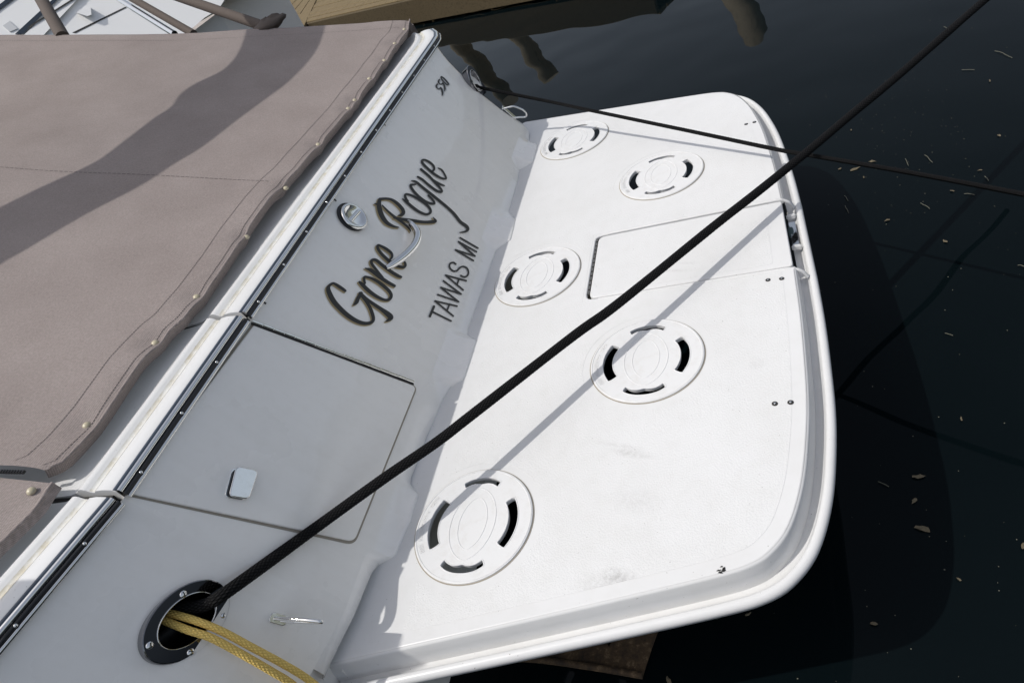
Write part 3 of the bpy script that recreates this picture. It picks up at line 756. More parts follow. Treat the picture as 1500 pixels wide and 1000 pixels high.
gone = [
 zc([(285, 285, 44), (230, 245, 50), (180, 212, 50), (130, 180, 44), (85, 165, 36), (30, 200, 46), (10, 262, 70), (50, 370, 82), (110, 470, 80), (200, 570, 76), (320, 680, 74), (450, 765, 66), (560, 808, 58), (650, 815, 52), (725, 790, 50), (745, 735, 54), (725, 650, 56), (690, 560, 52), (630, 460, 50), (560, 375, 44), (530, 330, 60)], s1, 480, 400),
 zc([(545, 330, 60), (500, 400, 58), (470, 470, 62), (425, 515, 22)], s1, 480, 400),
 zc([(545, 340, 50), (640, 425, 52), (760, 510, 54), (880, 590, 60), (980, 665, 84), (1030, 720, 80), (985, 765, 40), (945, 785, 14)], s1, 480, 400),
 zc([(520, 145, 40), (570, 190, 60), (640, 260, 62), (740, 340, 58), (850, 405, 48), (940, 435, 40), (1010, 420, 48), (1035, 360, 52), (1000, 290, 54), (920, 215, 54), (830, 145, 52), (740, 95, 46), (660, 65, 38), (600, 62, 36), (595, 110, 42), (605, 160, 40)], s1, 480, 400),
 zc([(345, 705, 10), (400, 725, 34), (470, 780, 34), (545, 830, 32), (612, 866, 26)], s2, 480, 280),
 zc([(505, 790, 20), (450, 725, 24), (405, 665, 26), (405, 632, 24), (445, 632, 28), (505, 680, 30), (580, 735, 30), (640, 772, 30), (672, 785, 22)], s2, 480, 280),
 zc([(560, 640, 12), (590, 600, 20), (582, 565, 24), (540, 530, 26), (495, 505, 22), (462, 495, 22), (460, 525, 26), (500, 580, 28), (560, 635, 28), (625, 680, 28), (690, 695, 24), (712, 678, 24), (705, 650, 20), (690, 635, 12)], s2, 480, 280),
 zc([(432, 115, 10), (460, 122, 20), (478, 128, 26)], s2, 480, 280),
 zc([(478, 75, 30), (470, 120, 40), (480, 180, 44), (505, 240, 42), (545, 290, 34), (600, 320, 22), (652, 332, 8)], s2, 480, 280),
 zc([(482, 72, 24), (540, 68, 20), (590, 80, 24), (640, 115, 30), (685, 165, 32), (692, 200, 34), (670, 220, 24), (650, 222, 12)], s2, 480, 280),
 zc([(500, 130, 12), (560, 190, 18), (620, 240, 22), (690, 290, 22), (745, 340, 18), (760, 368, 10)], s2, 480, 280),
 zc([(610, 243, 20), (690, 258, 28), (780, 270, 30), (880, 283, 26), (960, 280, 30), (990, 272, 22), (965, 240, 8)], s2, 480, 280),
 zc([(415, 762, 14), (470, 805, 34), (540, 865, 36), (620, 920, 34), (700, 950, 30), (752, 930, 30), (752, 885, 30), (700, 825, 32), (620, 770, 30), (540, 725, 28), (475, 705, 26), (445, 715, 28), (458, 765, 34), (480, 790, 26)], s3, 540, 200),
 zc([(575, 585, 16), (530, 588, 28), (512, 600, 30), (545, 660, 32), (610, 730, 32), (690, 790, 32), (760, 818, 30), (805, 815, 26), (780, 770, 26), (730, 720, 24)], s3, 540, 200),
 zc([(525, 540, 14), (580, 555, 28), (660, 620, 32), (760, 700, 34), (860, 780, 34), (950, 855, 34), (1040, 940, 36), (1120, 1040, 38), (1190, 1090, 40), (1212, 1130, 36), (1180, 1160, 26), (1110, 1172, 10)], s3, 540, 200),
 zc([(600, 492, 24), (650, 520, 28), (720, 580, 30), (790, 635, 30), (850, 670, 30), (895, 672, 26), (880, 635, 26), (820, 570, 28), (740, 485, 30), (640, 400, 30)], s3, 540, 200),
 zc([(740, 490, 20), (800, 540, 26), (860, 575, 28), (925, 600, 16)], s3, 540, 200),
 zc([(770, 432, 22), (800, 400, 26), (790, 355, 26), (740, 310, 26), (680, 285, 24), (650, 300, 26), (680, 350, 30), (750, 415, 30), (820, 470, 30), (890, 508, 26), (945, 512, 24), (925, 455, 20), (890, 405, 20), (850, 385, 12)], s3, 540, 200),
]
lettering('painted_word', gone[:7], .0034, M_kdecal, 'charcoal script word Gone')
lettering('painted_word', gone[7:], .0036, M_kdecal, 'charcoal script word Rogue')
lettering('word_outline', gone[7:12], .0018, M_ydecal, 'thin tan edge behind the capital R of Rogue', dx=-2.0, dy=1.7, grow=.6)
lettering('word_outline', gone[:7], .0016, M_ydecal, 'thin tan edge behind the word Gone', dx=-2.0, dy=1.7, grow=.6)
s4 = 6.667
def st(*q, w=17): return zc([(x, y, w) for x, y in q], s4, 620, 330)
def seg2(a, b, w=17):  # straight stroke with a few points
    return st(a, ((a[0] * 2 + b[0]) / 3, (a[1] * 2 + b[1]) / 3), ((a[0] + 2 * b[0]) / 3, (a[1] + 2 * b[1]) / 3), b, w=w)
port = [seg2((65, 888), (105, 792), 24), seg2((88, 842), (272, 933)), seg2((115, 738), (293, 884)), seg2((115, 738), (330, 788)), seg2((232, 832), (258, 768)),
 seg2((142, 676), (345, 745)), seg2((345, 745), (172, 606)), seg2((172, 606), (370, 670)), seg2((370, 670), (198, 542)),
 seg2((220, 487), (390, 630)), seg2((220, 487), (420, 540)), seg2((328, 582), (348, 530)),
 st((318, 378), (298, 364), (270, 368), (256, 392), (265, 422), (296, 446), (330, 442), (358, 414), (390, 402), (424, 416), (441, 448), (436, 484), (412, 502), (384, 500), (368, 490)),
 seg2((490, 344), (316, 240)), seg2((316, 240), (506, 300)), seg2((506, 300), (346, 160)), seg2((346, 160), (520, 258)), seg2((362, 122), (534, 222))]
lettering('home_port_lettering', port, .0030, M_kdecal, 'slanted capital lettering TAWAS MI')
s5 = 20
num = [zc([(410, 470, 50), (385, 520, 46), (405, 575, 30), (450, 610, 22), (495, 590, 44), (510, 560, 30)], s5, 620, 100), zc([(515, 570, 34), (550, 630, 44), (565, 700, 48), (568, 760, 40), (545, 815, 12)], s5, 620, 100),
 zc([(470, 340, 48), (448, 395, 46), (470, 445, 30), (515, 470, 22), (555, 455, 44), (575, 430, 30)], s5, 620, 100), zc([(580, 440, 34), (615, 500, 44), (632, 570, 48), (635, 630, 40), (612, 675, 12)], s5, 620, 100),
 zc([(535, 250, 36), (590, 285, 38), (650, 345, 38), (705, 410, 38), (740, 465, 36), (710, 490, 34), (655, 455, 34), (590, 385, 34), (540, 315, 34), (520, 265, 34), (535, 250, 34)], s5, 620, 100)]
lettering('model_number', num, .0030, M_kdecal, 'small black italic number 330')
lettering('model_number_edge', num, .0016, M_grey, 'pale edge of the number 330', dx=1.5, dy=.7)

# ================================================================== CANVAS COVERS
CS = .33; HX, HZ = -.41, .705
CN = np.array([CS, 0, 1]) / math.hypot(CS, 1); CO = np.array([HX, 0, HZ])
def onc(px, py, off=0.0): return hit(px, py, CO + CN * off, CN)
hem_px = [(62, 686), (90, 675), (120, 646), (158, 600), (205, 530), (250, 480), (270, 464), (305, 421), (334, 380), (362, 335), (395, 290), (420, 262), (436, 247), (452, 228), (469, 209), (490, 184), (512, 159), (530, 134), (550, 109), (560, 94), (571, 80), (583, 60), (596, 46), (601, 26)]
hem = [onc(*q) for q in hem_px]
hy = [h[1] for h in hem]; hx = [h[0] for h in hem]
snaps = [(590.5, 39.7), (576, 60), (561, 85), (539, 112), (516.7, 142), (507.6, 155), (463, 207), (414, 269), (356, 341), (283.5, 430), (222, 497), (121, 618)]
snap3 = [onc(*q, .004) for q in snaps]
sy_ = np.array([s[1] for s in snap3])
top_px = [(601, 26), (560, 28), (480, 34), (430, 38), (370, 40), (300, 44), (200, 47), (100, 48), (0, 49)]
top3 = [onc(*q) for q in top_px]; tx = [t[0] for t in top3][::-1]; ty = [t[1] for t in top3][::-1]
bot_px = [(62, 686), (0, 686)]; bot3 = [onc(*q) for q in bot_px]
def yedge(x): return float(np.interp(x, tx, ty))
def yfront(x):
    (x1, y1), (x0, y0) = (bot3[0][0], bot3[0][1]), (bot3[1][0], bot3[1][1]); return y1 + (y0 - y1) * (x - x1) / (x0 - x1)
cover = tag(empty('canvas_cover', (-1.2, 1.5, .70)), 'taupe cockpit canvas snapped along the gunwale with a broad shadow across it', 'boat cover')
nu, nv = 150, 110
rows = []
for i in range(nu):
    s = i / (nu - 1)
    yh = hy[0] + (hy[-1] - hy[0]) * s
    order = np.argsort(hy); xh = float(np.interp(yh, np.array(hy)[order], np.array(hx)[order]))
    row = []
    for j in range(nv):
        t = (j / (nv - 1)) ** 1.7
        x = xh + (-4.2 - xh) * t
        ya, yb = yfront(x), yedge(x)
        y = ya + (yb - ya) * s
        if t < .06: y = yh + (y - yh) * (t / .06)
        z = HZ + (HX - x) * CS
        d = xh - x
        pucker = 0
        for q in snap3:
            rr2 = (x - q[0]) ** 2 + (y - q[1]) ** 2; pucker -= .009 * math.exp(-rr2 / .0012)
        scal = math.exp(-d / .09) * .0045 * noise.noise(Vector((x * 6, y * 7, 3.1)))
        bil = min(d, .5) * .018 * noise.noise(Vector((x * 1.7, y * 1.5, .2)))
        z += pucker + scal + bil - .006 * math.exp(-d / .015)
        if 1 - s < .012 : z -= .03
        row.append((x, y, z))
    rows.append(row)
g = grid('canvas_panel', rows, M_canvas, cover, flip=True)
def canvas_z(x, y, off=.0012):
    d = max(0, float(np.interp(y, np.sort(hy), np.array(hx)[np.argsort(hy)])) - x)
    pucker = sum(-.009 * math.exp(-((x - q[0]) ** 2 + (y - q[1]) ** 2) / .0012) for q in snap3)
    return HZ + (HX - x) * CS + math.exp(-d / .09) * .0045 * noise.noise(Vector((x * 6, y * 7, 3.1))) + min(d, .5) * .018 * noise.noise(Vector((x * 1.7, y * 1.5, .2))) - .006 * math.exp(-d / .015) + pucker + off
# hanging edges of the cover
rows = [[(p[0], p[1], p[2]) for p in rows_] for rows_ in [[r[0] for r in rows], [(r[0][0] - .022, r[0][1], r[0][2] - .03) for r in rows]]]
grid('canvas_hem_turn', rows, M_canvas, cover)
side = [p for p in g.data.vertices[(nu - 1) * nv:]]
sv = [tuple(p.co) for p in side]
grid('canvas_side', [sv, [(p[0], p[1] + .10, p[2] - .35) for p in sv]], M_canvas, cover, flip=True)
# hem roll and stitching lines
hemline = [(float(np.interp(y, np.sort(hy), np.array(hx)[np.argsort(hy)])) - .006, y, 0) for y in np.linspace(min(hy) + .01, max(hy) - .02, 170)]
tube('canvas_hem', [(x + .003, y, canvas_z(x, y, -.001)) for x, y, _ in hemline], .0045, M_canvas, cover, seg=8)
def stitch(off_x, nm):
    P = [(x - off_x, y, canvas_z(x - off_x, y, .0012)) for x, y, _ in hemline]
    V = []; Fc = []
    for i in range(len(P) - 1):
        a, b = np.array(P[i]), np.array(P[i + 1]); 
        for q in range(2):
            s0, s1_ = q * .5 + .05, q * .5 + .40; p, r = a + (b - a) * s0, a + (b - a) * s1_; k = len(V)
            V += [p + [.0011, 0, 0], p - [.0011, 0, 0], r - [.0011, 0, 0], r + [.0011, 0, 0]]; Fc.append((k, k + 1, k + 2, k + 3))
    tag(mesh(nm, V, Fc, M_stitch, cover), kind='stuff')
stitch(.014, 'stitching'); stitch(.085, 'stitching')
# seam across the cover
def seam(pxs, nm):
    P = catmull([onc(*q) for q in pxs], 14); P = [(p[0], p[1], canvas_z(p[0], p[1], .0012)) for p in P]
    V = []; Fc = []
    for i in range(len(P) - 1):
        a, b = np.array(P[i]), np.array(P[i + 1]); d = b - a; L0 = np.linalg.norm(d)
        m2 = max(1, int(L0 / .012)); nrm = np.array([d[1], -d[0], 0]); nrm = nrm / np.linalg.norm(nrm) * .0011
        for q in range(m2):
            p, r = a + d * (q + .1) / m2, a + d * (q + .8) / m2; k = len(V); V += [p + nrm, p - nrm, r - nrm, r + nrm]; Fc.append((k, k + 1, k + 2, k + 3))
    tag(mesh(nm, V, Fc, M_stitch, cover), kind='stuff')
seam([(0, 245), (100, 251), (200, 256), (300, 261), (395, 266)], 'stitching')
seam([(0, 61), (150, 60), (300, 58), (420, 52), (520, 45), (585, 40)], 'stitching')
for q, p3 in zip(snaps, snap3):
    z = canvas_z(p3[0], p3[1], .0)
    sp = dome('snap', (p3[0], p3[1], z - .001), .0105, .0075, (.5, -.1, 1), M_snap, cover, seg=16, rings=5)
# second cover at lower left
cover2 = tag(empty('canvas_cover', (-.7, -.2, .68)), 'smaller taupe canvas cover at the left edge, forward of the hawse pipe', 'boat cover')
h2 = [onc(*q, -.012) for q in [(0, 797), (20, 778), (40, 760), (58, 742), (72, 720), (80, 708)]][::1]
b2 = [onc(*q, -.012) for q in [(80, 708), (40, 704), (0, 699)]]
P_ = [np.array(p) for p in catmull(h2, 6)]
# extend forward (away) along -x
rows = []
dirf = np.array(b2[-1]) - np.array(b2[0]); dirf /= np.linalg.norm(dirf)
ext0 = P_[0] + (P_[0] - P_[6]) / np.linalg.norm(P_[0] - P_[6]) * .35
P_ = [ext0] + P_
for t in np.linspace(0, 1, 40):
    rows.append([tuple(p + dirf * 1.2 * t ** 1.4 + np.array([0, 0, .004 * noise.noise(Vector((p[1] * 9, t * 9, 0)))])) for p in P_])
grid('canvas_panel', rows, M_canvas, cover2)
rows2 = [rows[0], [(p[0] + .004, p[1], p[2] - .02) for p in rows[0]]]
grid('canvas_hem_turn', rows2, M_canvas, cover2)
tube('canvas_hem', [np.array(p) + [-.004, 0, .001] for p in rows[0]], .006, M_canvas, cover2, seg=8)
s2p = onc(46, 719, -.006); dome('snap', s2p, .0105, .0075, (.5, -.1, 1), M_snap, cover2, seg=16, rings=5)
# zip teeth at the split
for i in range(9):
    p = onc(2 + i * 4.0, 690.5 + i * .1, -.002); box('zip_tooth', (p[0] - .004, p[1] - .004, p[2] - .003), (p[0] + .004, p[1] + .004, p[2] + .004), M_black, cover2)

# ================================================================== ROPES
zpl0 = onz(1150, 300); zpl1 = onz(725, 688); np_ = np.cross(zpl1 - zpl0, SUN); np_ /= np.linalg.norm(np_)
def r1p(px, py): return hit(px, py, zpl0, np_)
r1 = [tpt(HP[0][0] - .03, HP[0][1] + .03, -.14), ont(262, 893, -.035), ont(285, 889, .000), ont(308, 882, .028), ont(340, 861, .052)]
r1b = [r1p(*q) for q in [(452, 780), (560, 702), (640, 647), (693, 606), (840, 492), (905, 445), (1046, 331), (1110, 281), (1183, 222), (1247, 168), (1317, 110), (1443, 0), (1530, -72)]]
for i in (-4, -3, -2, -1): pass
r1 = r1 + r1b
def even(P, st):
    P = np.array(P); d = np.concatenate([[0], np.cumsum(np.linalg.norm(np.diff(P, axis=0), axis=1))]); t = np.arange(0, d[-1], st); return np.stack([np.interp(t, d, P[:, k]) for k in range(3)], 1)
rope1 = tag(tube('mooring_rope', even(catmull(r1, 14), .0030), [.0150 * (1 + .05 * noise.noise(Vector((i * .012, 0, 4)))) for i in range(4000)], M_rope, None, seg=36, braid=.11, pitch=.0160, nb=6), 'thick black braided mooring rope running from the port hawse pipe diagonally across the platform', 'rope', 'black mooring ropes')
q0_ = onz(810, 180); q1_ = onz(1145, 232); nq_ = np.cross(q1_ - q0_, SUN); nq_ /= np.linalg.norm(nq_)
def r2p(px, py): return hit(px, py, q0_, nq_)
r2 = [ont(690, 122, -.08), ont(697, 126, .0), ont(710, 130, .02)] + [r2p(*q) for q in [(805, 149), (870, 163), (1000, 190), (1133, 218), (1183, 227), (1333, 253), (1500, 285), (1600, 306)]]
r2c = list(even(catmull(r2, 14), .004))
rope2 = tag(empty('mooring_rope', tuple(r2c[0])), 'doubled black mooring line from the starboard hawse pipe passing under the thick diagonal rope', 'rope', 'black mooring ropes')
P2, T2, A2, B2 = frames(r2c)
for s_, k_ in ((1, 0), (-1, 1)):
    k_spread = .0075
    off = np.array([0, 0, 1.0]); PP = []
    for i in range(len(P2)):
        view = CC - P2[i]; view /= np.linalg.norm(view); sd = np.cross(T2[i], [0, 0, 1]); sd /= np.linalg.norm(sd)
        PP.append(P2[i] + (sd * .6 + np.array([0, 0, .75])) * s_ * .0066)
    tube('rope_strand', PP, .0066, M_rope, rope2, seg=18, braid=.12, pitch=.013)
# yellow cord: two strands out of the port hawse pipe
yel = tag(empty('yellow_cord', tuple(ont(290, 920))), 'doubled yellow braided cord coming out of the port hawse pipe and hanging down', 'cord')
ya_ = [ont(228, 893, -.10), ont(250, 898, -.03), ont(285, 908, .02), ont(325, 924, .05), ont(370, 948, .066), ont(415, 972, .066), ont(452, 995, .06), ont(485, 1025, .06), ont(500, 1060, .06)]
yb_ = [ont(215, 897, -.10), ont(240, 908, -.03), ont(275, 922, .02), ont(310, 934, .05), ont(355, 958, .066), ont(400, 984, .066), ont(430, 1003, .06), ont(462, 1035, .06), ont(480, 1070, .06)]
tube('cord_strand', catmull(ya_, 12), .0088, M_yrope, yel, seg=14, braid=.035, pitch=.014)
tube('cord_strand', catmull(yb_, 12), .0088, M_yrope, yel, seg=14, braid=.035, pitch=.014)

# ================================================================== CANOPY above (casts the broad shadow)
up_px = [(0, 302), (30, 287), (65, 270), (135, 238), (173, 211), (224, 173), (250, 157), (263, 139), (284, 124), (324, 105), (345, 85), (357, 62), (363, 40)]
lo_px = [(0, 386), (60, 352), (130, 312), (208, 272), (257, 240), (297, 216), (350, 176), (400, 140), (425, 120), (452, 90), (469, 62), (478, 35)]
U3 = catmull([onc(*q) for q in up_px], 4); L3 = catmull([onc(*q) for q in lo_px], 4)
def resample(P, n):
    P = np.array(P); d = np.concatenate([[0], np.cumsum(np.linalg.norm(np.diff(P, axis=0), axis=1))]); t = np.linspace(0, d[-1], n); return np.stack([np.interp(t, d, P[:, k]) for k in range(3)], 1)
U3 = resample(U3, 60); L3 = resample(L3, 60)
canopy = tag(empty('canopy_frame', (-1.9, 2.6, .9)), 'bundled canopy on taupe wrapped poles rising beyond the cover at top left', 'canopy')
HH = 1.35
ctr = (U3 + L3) / 2; sh_d = -SUN * HH
V = []; Fc = []; seg = 12
cU = U3 + sh_d; cL = L3 + sh_d
ext = lambda P: np.vstack([P[0] + (P[0] - P[3]) * 4, P, P[-1] + (P[-1] - P[-3]) * 5])
cU = ext(cU); cL = ext(cL)
for i in range(len(cU)):
    c_ = (cU[i] + cL[i]) / 2; a = (cL[i] - cU[i]) / 2; r_ = np.linalg.norm(a)
    bvec = SUN / np.linalg.norm(SUN) * r_ * .8
    for k in range(seg):
        th = 2 * math.pi * k / seg; V.append(c_ + a * math.cos(th) + bvec * math.sin(th))
for i in range(len(cU) - 1):
    for k in range(seg): Fc.append((i * seg + k, i * seg + (k + 1) % seg, (i + 1) * seg + (k + 1) % seg, (i + 1) * seg + k))
fix_normals(mesh('rolled_canvas', V, Fc, M_canvas, canopy, True))
# unseen panel added to cast the shadow on the platform's port corner
fq = [onz(500, 932), onz(586, 931), onz(577, 968), onz(480, 1010)]; fl = [p - SUN * 1.5 for p in fq]
Vf = [tuple(p) for p in fl] + [tuple(p + np.array([0, 0, .012])) for p in fl]
mesh('shadow_panel', Vf, [(0, 1, 2, 3), (7, 6, 5, 4), (0, 4, 5, 1), (1, 5, 6, 2), (2, 6, 7, 3), (3, 7, 4, 0)], M_canvas, canopy)
# poles standing up from the canvas edge
def pole(pa, pb, da, db, wpx, m, name='pole'):
    A = CC + ray(*pa) * da; B = CC + ray(*pb) * db; r_ = wpx / 2 * (da + db) / 2 / F
    P = [A * (1 - t) + B * t for t in np.linspace(0, 1, 16)]
    return tube(name, P, r_, m, canopy, seg=14)
d_a = 1 / 1
def depth_of(p): return float((MM.T @ (np.array(p) - CC))[2])
dA = depth_of(onc(92, 50)); dB = depth_of(onc(400, 40))
pole((93, 56), (48, -22), min(dA, 4.6), 4.3, 18, M_tube)
pole((396, 42), (250, -8), dB, dB + .5, 14, M_tube)
pole((284, 50), (190, -4), dB + .6, dB + 1.0, 11, M_tube)
pole((256, 50), (166, -6), dB + .75, dB + 1.15, 9, M_chrome)
# knot of cloth where the pole meets the cover
kn = onc(392, 38); V = []; Fc = []
for i in range(10):
    for k in range(16):
        th = 2 * math.pi * k / 16; ph = math.pi * i / 9; rr_ = 1 + .35 * noise.noise(Vector((math.cos(th) * 2, math.sin(th) * 2, ph * 2)))
        V.append((kn[0] + .09 * rr_ * math.sin(ph) * math.cos(th), kn[1] + .03 + .10 * rr_ * math.sin(ph) * math.sin(th), kn[2] + .00 + .035 * rr_ * math.cos(ph)))
for i in range(9):
    for k in range(16): Fc.append((i * 16 + k, i * 16 + (k + 1) % 16, (i + 1) * 16 + (k + 1) % 16, (i + 1) * 16 + k))
mesh('cloth_knot', V, Fc, M_tube, canopy, True)

# ================================================================== DOCK
zd = -.28
e0 = onz(425, 38, zd); e1 = onz(580, 2, zd); de = (e1 - e0) / np.linalg.norm(e1 - e0); dn = np.array([-de[1], de[0], 0]); 
if dn[1] < 0: dn = -dn
dock = tag(empty('dock', tuple(e0)), 'wooden dock of golden planks beyond the canvas cover', 'dock')
AX = Matrix(((de[0], dn[0], 0, e0[0]), (de[1], dn[1], 0, e0[1]), (0, 0, 1, zd), (0, 0, 0, 1)))
def dbox(name, lo, hi, m, parent, bev=.0):
    bm = bmesh.new(); bmesh.ops.create_cube(bm, size=1)
    for v in bm.verts: v.co = Vector([lo[i] + (v.co[i] + .5) * (hi[i] - lo[i]) for i in range(3)])
    if bev: bmesh.ops.bevel(bm, geom=bm.edges[:], offset=bev, segments=1, affect='EDGES')
    me = bpy.data.meshes.new(name); bm.to_mesh(me); bm.free(); me.transform(AX); return put(name, me, m, parent)
rd = random.Random(5)
for i in range(17):
    dbox('plank', (-7, .000 + i * .19, -.04 + rd.uniform(-.008, .008)), (7, .168 + i * .19, rd.uniform(-.010, .010)), M_deckwood, dock, .006)
dbox('edge_beam', (-7, -.05, -.33), (7, -.002, -.012), M_fascia, dock, .008)
dbox('edge_beam', (-7, 3.25, -.30), (7, 3.42, .05), M_greywood, dock, .008)
for i in range(5):
    x = -6 + i * 3; dbox('cross_beam', (x, .02, -.24), (x + .12, 3.24, -.045), M_greywood, dock)
# older cross walkway: pale grey stringer with golden planks beside it
def wq(name, P, m, th=.05):
    V = [onz(*q, zd + .01) for q in P]; V = V + [v - np.array([0, 0, th]) for v in V]
    return fix_normals(mesh(name, V, [(0, 1, 2, 3), (7, 6, 5, 4), (0, 4, 5, 1), (1, 5, 6, 2), (2, 6, 7, 3), (3, 7, 4, 0)], m, walk))
walk = tag(empty('walkway', tuple(onz(350, 30, zd))), 'older walkway of golden planks with a pale grey stringer, behind the wrapped poles', 'dock')
def lp2(a, b, t): return (a[0] + (b[0] - a[0]) * t, a[1] + (b[1] - a[1]) * t)
wq('stringer', [(258, 52), (296, 52), (392, -6), (360, -6)], M_greywood, .25)
wq('stringer', [(297.5, 52), (312, 52), (406, -6), (394, -6)], M_fascia, .25)
A0, A1, B0, B1 = (313, 52), (446, 38), (407, -6), (466, -6)
for i in range(7):
    t0, t1 = i / 7 + .006, (i + 1) / 7 - .006
    wq('plank', [lp2(A0, A1, t0), lp2(A0, A1, t1), lp2(B0, B1, t1), lp2(B0, B1, t0)], M_deckwood)
# pilings beyond the top of the picture, mirrored in the water
def piling(base_px, tip_px, hgt, r_, label):
    B = onz(*base_px, ZW); Vt = onz(*tip_px, 2 * ZW - hgt); Tt = np.array([Vt[0], Vt[1], hgt])
    B = B - (Tt - B) / (Tt[2] - B[2]) * 1.0
    tag(tube('mooring_piling', [B * (1 - t) + Tt * t for t in np.linspace(0, 1, 24)], [r_ * (1.0 + .05 * noise.noise(Vector((0, 0, t * 9)))) for t in np.linspace(0, 1, 24)], M_pile, None, seg=18), label, 'piling', 'mooring pilings at the dock')
piling((600, -20), (750, 150), 1.0, .15, 'leaning timber mooring piling nearest the boat, seen as a reflection reaching toward the rope')
piling((690, -40), (806, 112), 1.1, .15, 'leaning timber mooring piling with the shorter reflection beside the first')
piling((1030, -100), (1108, 48), 1.1, .17, 'timber mooring piling reflected alone near the top of the open water')

# ================================================================== NEIGHBOURING BOAT
nb = tag(empty('neighbouring_boat', (-6, 6.5, ZW)), 'white cabin boat moored behind the dock at top left', 'boat')
Dn = 7.5
ctrp = CC + ray(140, 20) * Dn
nn2 = np.array([.62, -.35, .72]); nn2 /= np.linalg.norm(nn2)
def onb(px, py, off=0.0): return hit(px, py, ctrp + nn2 * off, nn2)
def slab(name, pxs, o0, o1, m, parent):
    k = len(pxs); V = [onb(*q, o0) for q in pxs] + [onb(*q, o1) for q in pxs]
    Fc = [tuple(range(k, 2 * k)), tuple(range(k))[::-1]] + [(i, (i + 1) % k, k + (i + 1) % k, k + i) for i in range(k)]
    return fix_normals(mesh(name, V, Fc, m, parent))
slab('cabin_top', [(-160, -80), (380, -80), (320, 14), (300, 26), (225, 90), (-60, 120), (-160, 90)], -.3, 0, M_boat2, nb)
slab('window', [(-20, 22), (18, -8), (30, -8), (0, 14), (-20, 30)], .0, .012, M_glass, nb)
slab('window', [(22, 50), (98, -20), (104, -20), (34, 50)], .0, .02, M_glass, nb)
slab('moulding', [(30, 56), (106, -12), (124, -12), (60, 56)], .0, .035, M_boat2, nb)
slab('seam', [(106, 48), (184, 10), (186, 11), (110, 49)], .0, .004, M_gap, nb)
slab('seam', [(40, 40), (110, -4), (112, -3), (42, 41)], .035, .045, M_gap, nb)
slab('vent_cowl', [(112, 19), (118, 14), (133, 12), (134, 22), (128, 24)], .0, .07, M_boat2, nb)
slab('hatch', [(4, 38), (14, 31), (26, 42), (14, 47)], .0, .01, M_grey, nb)
slab('hull_wedge', [(300, -80), (420, -80), (360, -8), (330, -2)], .0, .03, M_glass, nb)
grid('hull_side', [[tuple(onb(-160, 110, -.2)), tuple(onb(225, 90, -.2)), tuple(onb(320, 18, -.2)), tuple(onb(380, -80, -.2))], [(p[0], p[1], ZW - .1) for p in (onb(-160, 110, -.2), onb(225, 90, -.2), onb(320, 18, -.2), onb(380, -80, -.2))]], M_boat2, nb, smooth=False)
# second white hull behind the dock, outside the frame, reflected as the pale strip
wb = tag(empty('moored_cruiser', (-1.2, 11, ZW)), 'white hull moored beyond the dock, seen only as a pale strip in the water', 'boat')
w0 = onz(560, -60, ZW); w1 = onz(900, -150, ZW); dw = (w1 - w0) / np.linalg.norm(w1 - w0); nw = np.array([-dw[1], dw[0], 0]); nw *= np.sign(nw[1])
wrow = []
for s_ in np.linspace(-6, 8, 15):
    b_w = w0 + dw * s_ + nw * 1.9; wrow.append([tuple(b_w + np.array([0, 0, -.2])), tuple(b_w - nw * .12 + np.array([0, 0, .35])), tuple(b_w - nw * .2 + np.array([0, 0, .62])), tuple(b_w + nw * .3 + np.array([0, 0, .66])), tuple(b_w + nw * 2.2 + np.array([0, 0, .70]))])
grid('hull_side', wrow, M_boat2, wb)

# ================================================================== FLOATING DEBRIS
def leaf(px, py, size, rot, idx):
    c = onz(px, py, ZW + .003); r_ = random.Random(idx * 13 + 5); n = 9; V = [(0, 0, .004)]
    for k in range(n):
        th = 2 * math.pi * k / n; rr_ = size * (1 + r_.uniform(-.35, .35)); V.append((rr_ * math.cos(th), .42 * rr_ * math.sin(th), r_.uniform(0, .006)))
    Fc = [(0, 1 + k, 1 + (k + 1) % n) for k in range(n)]
    o = mesh('floating_leaf', V, Fc, M_leaf); o.location = c; o.rotation_euler = (0, 0, rot); return o
def twig(px, py, ln, rot, idx):
    c = onz(px, py, ZW + .003); r_ = random.Random(idx); P = [(-ln / 2, 0, .001), (-ln / 6, r_.uniform(-.04, .04) * ln, .003), (ln / 6, r_.uniform(-.04, .04) * ln, .004), (ln / 2, r_.uniform(-.04, .04) * ln, .002)]
    o = tube('floating_twig', catmull(P, 3), .0013, M_twig, None, seg=5); o.location = c; o.rotation_euler = (0, 0, rot); return o
leaves = [(1450, 119, .014), (1463, 199, .016), (1277, 237, .030), (1252, 248, .034), (1230, 248, .016), (1265, 260, .012), (1395, 280, .018), (1435, 250, .014), (1300, 323, .020), (1247, 191, .012), (1385, 354, .020), (1352, 774, .032), (1345, 698, .026), (1339, 734, .018), (1408, 614, .012), (1404, 848, .013), (1281, 913, .018), (1097, 899, .014), (1498, 800, .020), (980, 997, .02)]
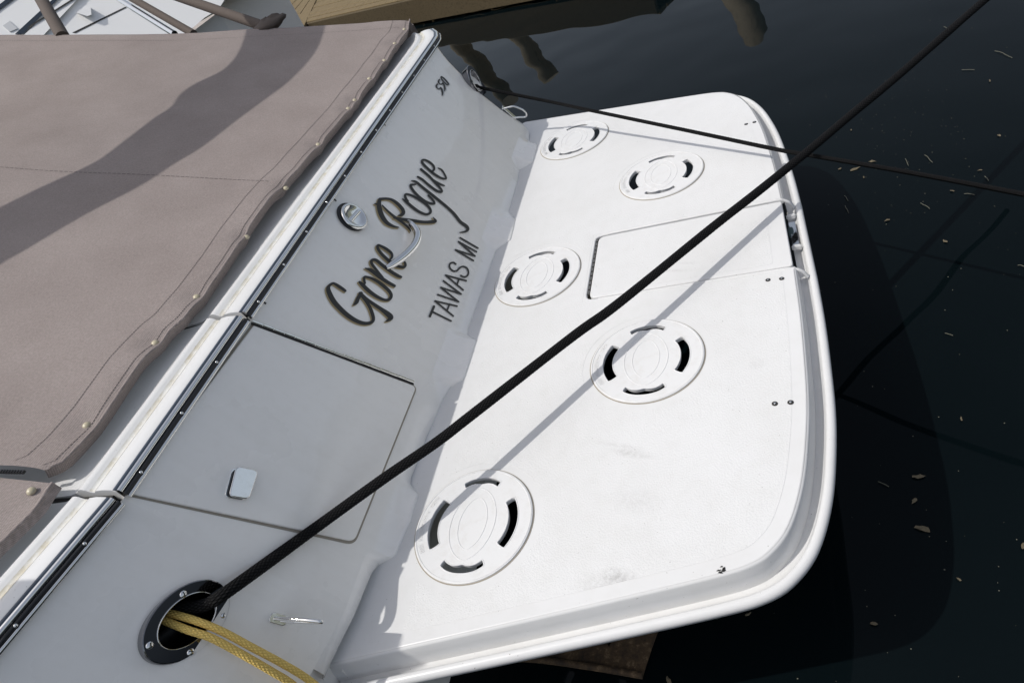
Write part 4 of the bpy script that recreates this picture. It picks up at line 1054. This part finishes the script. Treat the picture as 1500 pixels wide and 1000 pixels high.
leaf_lb = ['dead leaf floating alone near the top right edge of the picture', 'curled brown leaf on open water right of the rope crossing', 'long tan leaf touching the doubled mooring line on the water', 'broadest tan leaf on the water, just below the doubled mooring line', 'torn leaf piece left of the broadest tan leaf', 'tiny leaf scrap below the broadest tan leaf', 'brown leaf just below the doubled line toward the right edge', 'small leaf above the doubled line near the right edge', 'pale leaf on open water just right of the platform shadow', 'small leaf between the platform corner and the doubled line', 'curled leaf midway between the rope shadows and the doubled line', 'large pale leaf at the outer edge of the dark platform shadow', 'ragged leaf in the platform shadow above the large pale leaf', 'thin leaf scrap between the ragged leaf and the large pale leaf', 'small leaf on open water right of the platform shadow', 'leaf scrap on open water lower right, outside the platform shadow', 'brown leaf inside the lower right curve of the platform shadow', 'leaf scrap close under the port rim of the platform', 'leaf cut by the right edge of the picture, low down', 'leaf beside the rusty trim tab at the bottom edge']
for i, (px, py, s) in enumerate(leaves):
    tag(leaf(px, py, s * .7, 1.2 + i * .7, i), leaf_lb[i], 'leaf', 'dead leaves floating on the water')
twigs = [(1418, 103, .09, 1), (1328, 238, .10, 0), (1360, 233, .12, .2), (1355, 302, .09, .4), (1240, 291, .08, .1), (1240, 307, .10, .1), (1385, 41, .05, .3), (1294, 709, .05, .9), (1470, 80, .2, .3), (1445, 262, .06, .1), (1420, 285, .06, 1.0), (1120, 700, .0, 0), (1497, 390, .04, .9), (1390, 490, .04, .9)]
twig_lb = ['thin twig floating above the doubled line near the top right', 'thin twig just above the doubled line, left one of a pair', 'thin twig just above the doubled line, right one of a pair', 'straight twig on open water below the doubled line', 'short twig at the upper edge of the platform shadow, upper one', 'short twig at the upper edge of the platform shadow, lower one', 'short twig close to the thick rope near the top', 'twig lying inside the dark platform shadow', 'long straw stretched across the water at the top right', 'short straw just below the doubled line at right', 'crossing straw next to the brown leaf below the doubled line', '', 'straw at the far right edge, halfway down', 'straw on the water near where the rope shadows cross']
for i, (px, py, ln, ro) in enumerate(twigs):
    if ln <= 0: continue
    tag(twig(px, py, ln * .7, 1.6 + ro, i + 40), twig_lb[i], 'twig', 'thin twigs floating on the water')
V = []; Fc = []; rs_ = random.Random(11)
for i in range(260):
    px, py = rs_.uniform(900, 1500), rs_.uniform(0, 1000)
    if rs_.random() < .5: px, py = rs_.gauss(1320, 70), rs_.gauss(180, 80)
    c = onz(px, py, ZW + .002); s = rs_.uniform(.0008, .0024); k = len(V)
    for a in range(5): V.append((c[0] + s * math.cos(a * 1.257), c[1] + s * math.sin(a * 1.257), c[2] + rs_.uniform(0, .001)))
    Fc.append(tuple(range(k, k + 5)))
tag(mesh('floating_specks', V, Fc, M_twig), 'tiny pale specks scattered on the dark water', 'specks', kind='stuff')
# crumbs on the platform
c = onz(1058, 834, .001); V = []; Fc = []
for i in range(10):
    a = rs_.uniform(0, 6.28); r_ = rs_.uniform(0, .010); x, y = c[0] + r_ * math.cos(a), c[1] + r_ * math.sin(a); s = rs_.uniform(.002, .006); k = len(V)
    z0_ = .0
    V += [(x - s, y - s * .4, .001), (x + s, y - s * .3, .001), (x + s * .6, y + s * .5, .002), (x, y, .001 + s * .9)]; Fc += [(k, k + 1, k + 3), (k + 1, k + 2, k + 3), (k + 2, k, k + 3)]
tag(mesh('dry_debris', V, Fc, M_gap), 'small dark crumb of debris near the rounded port corner of the platform', 'debris')
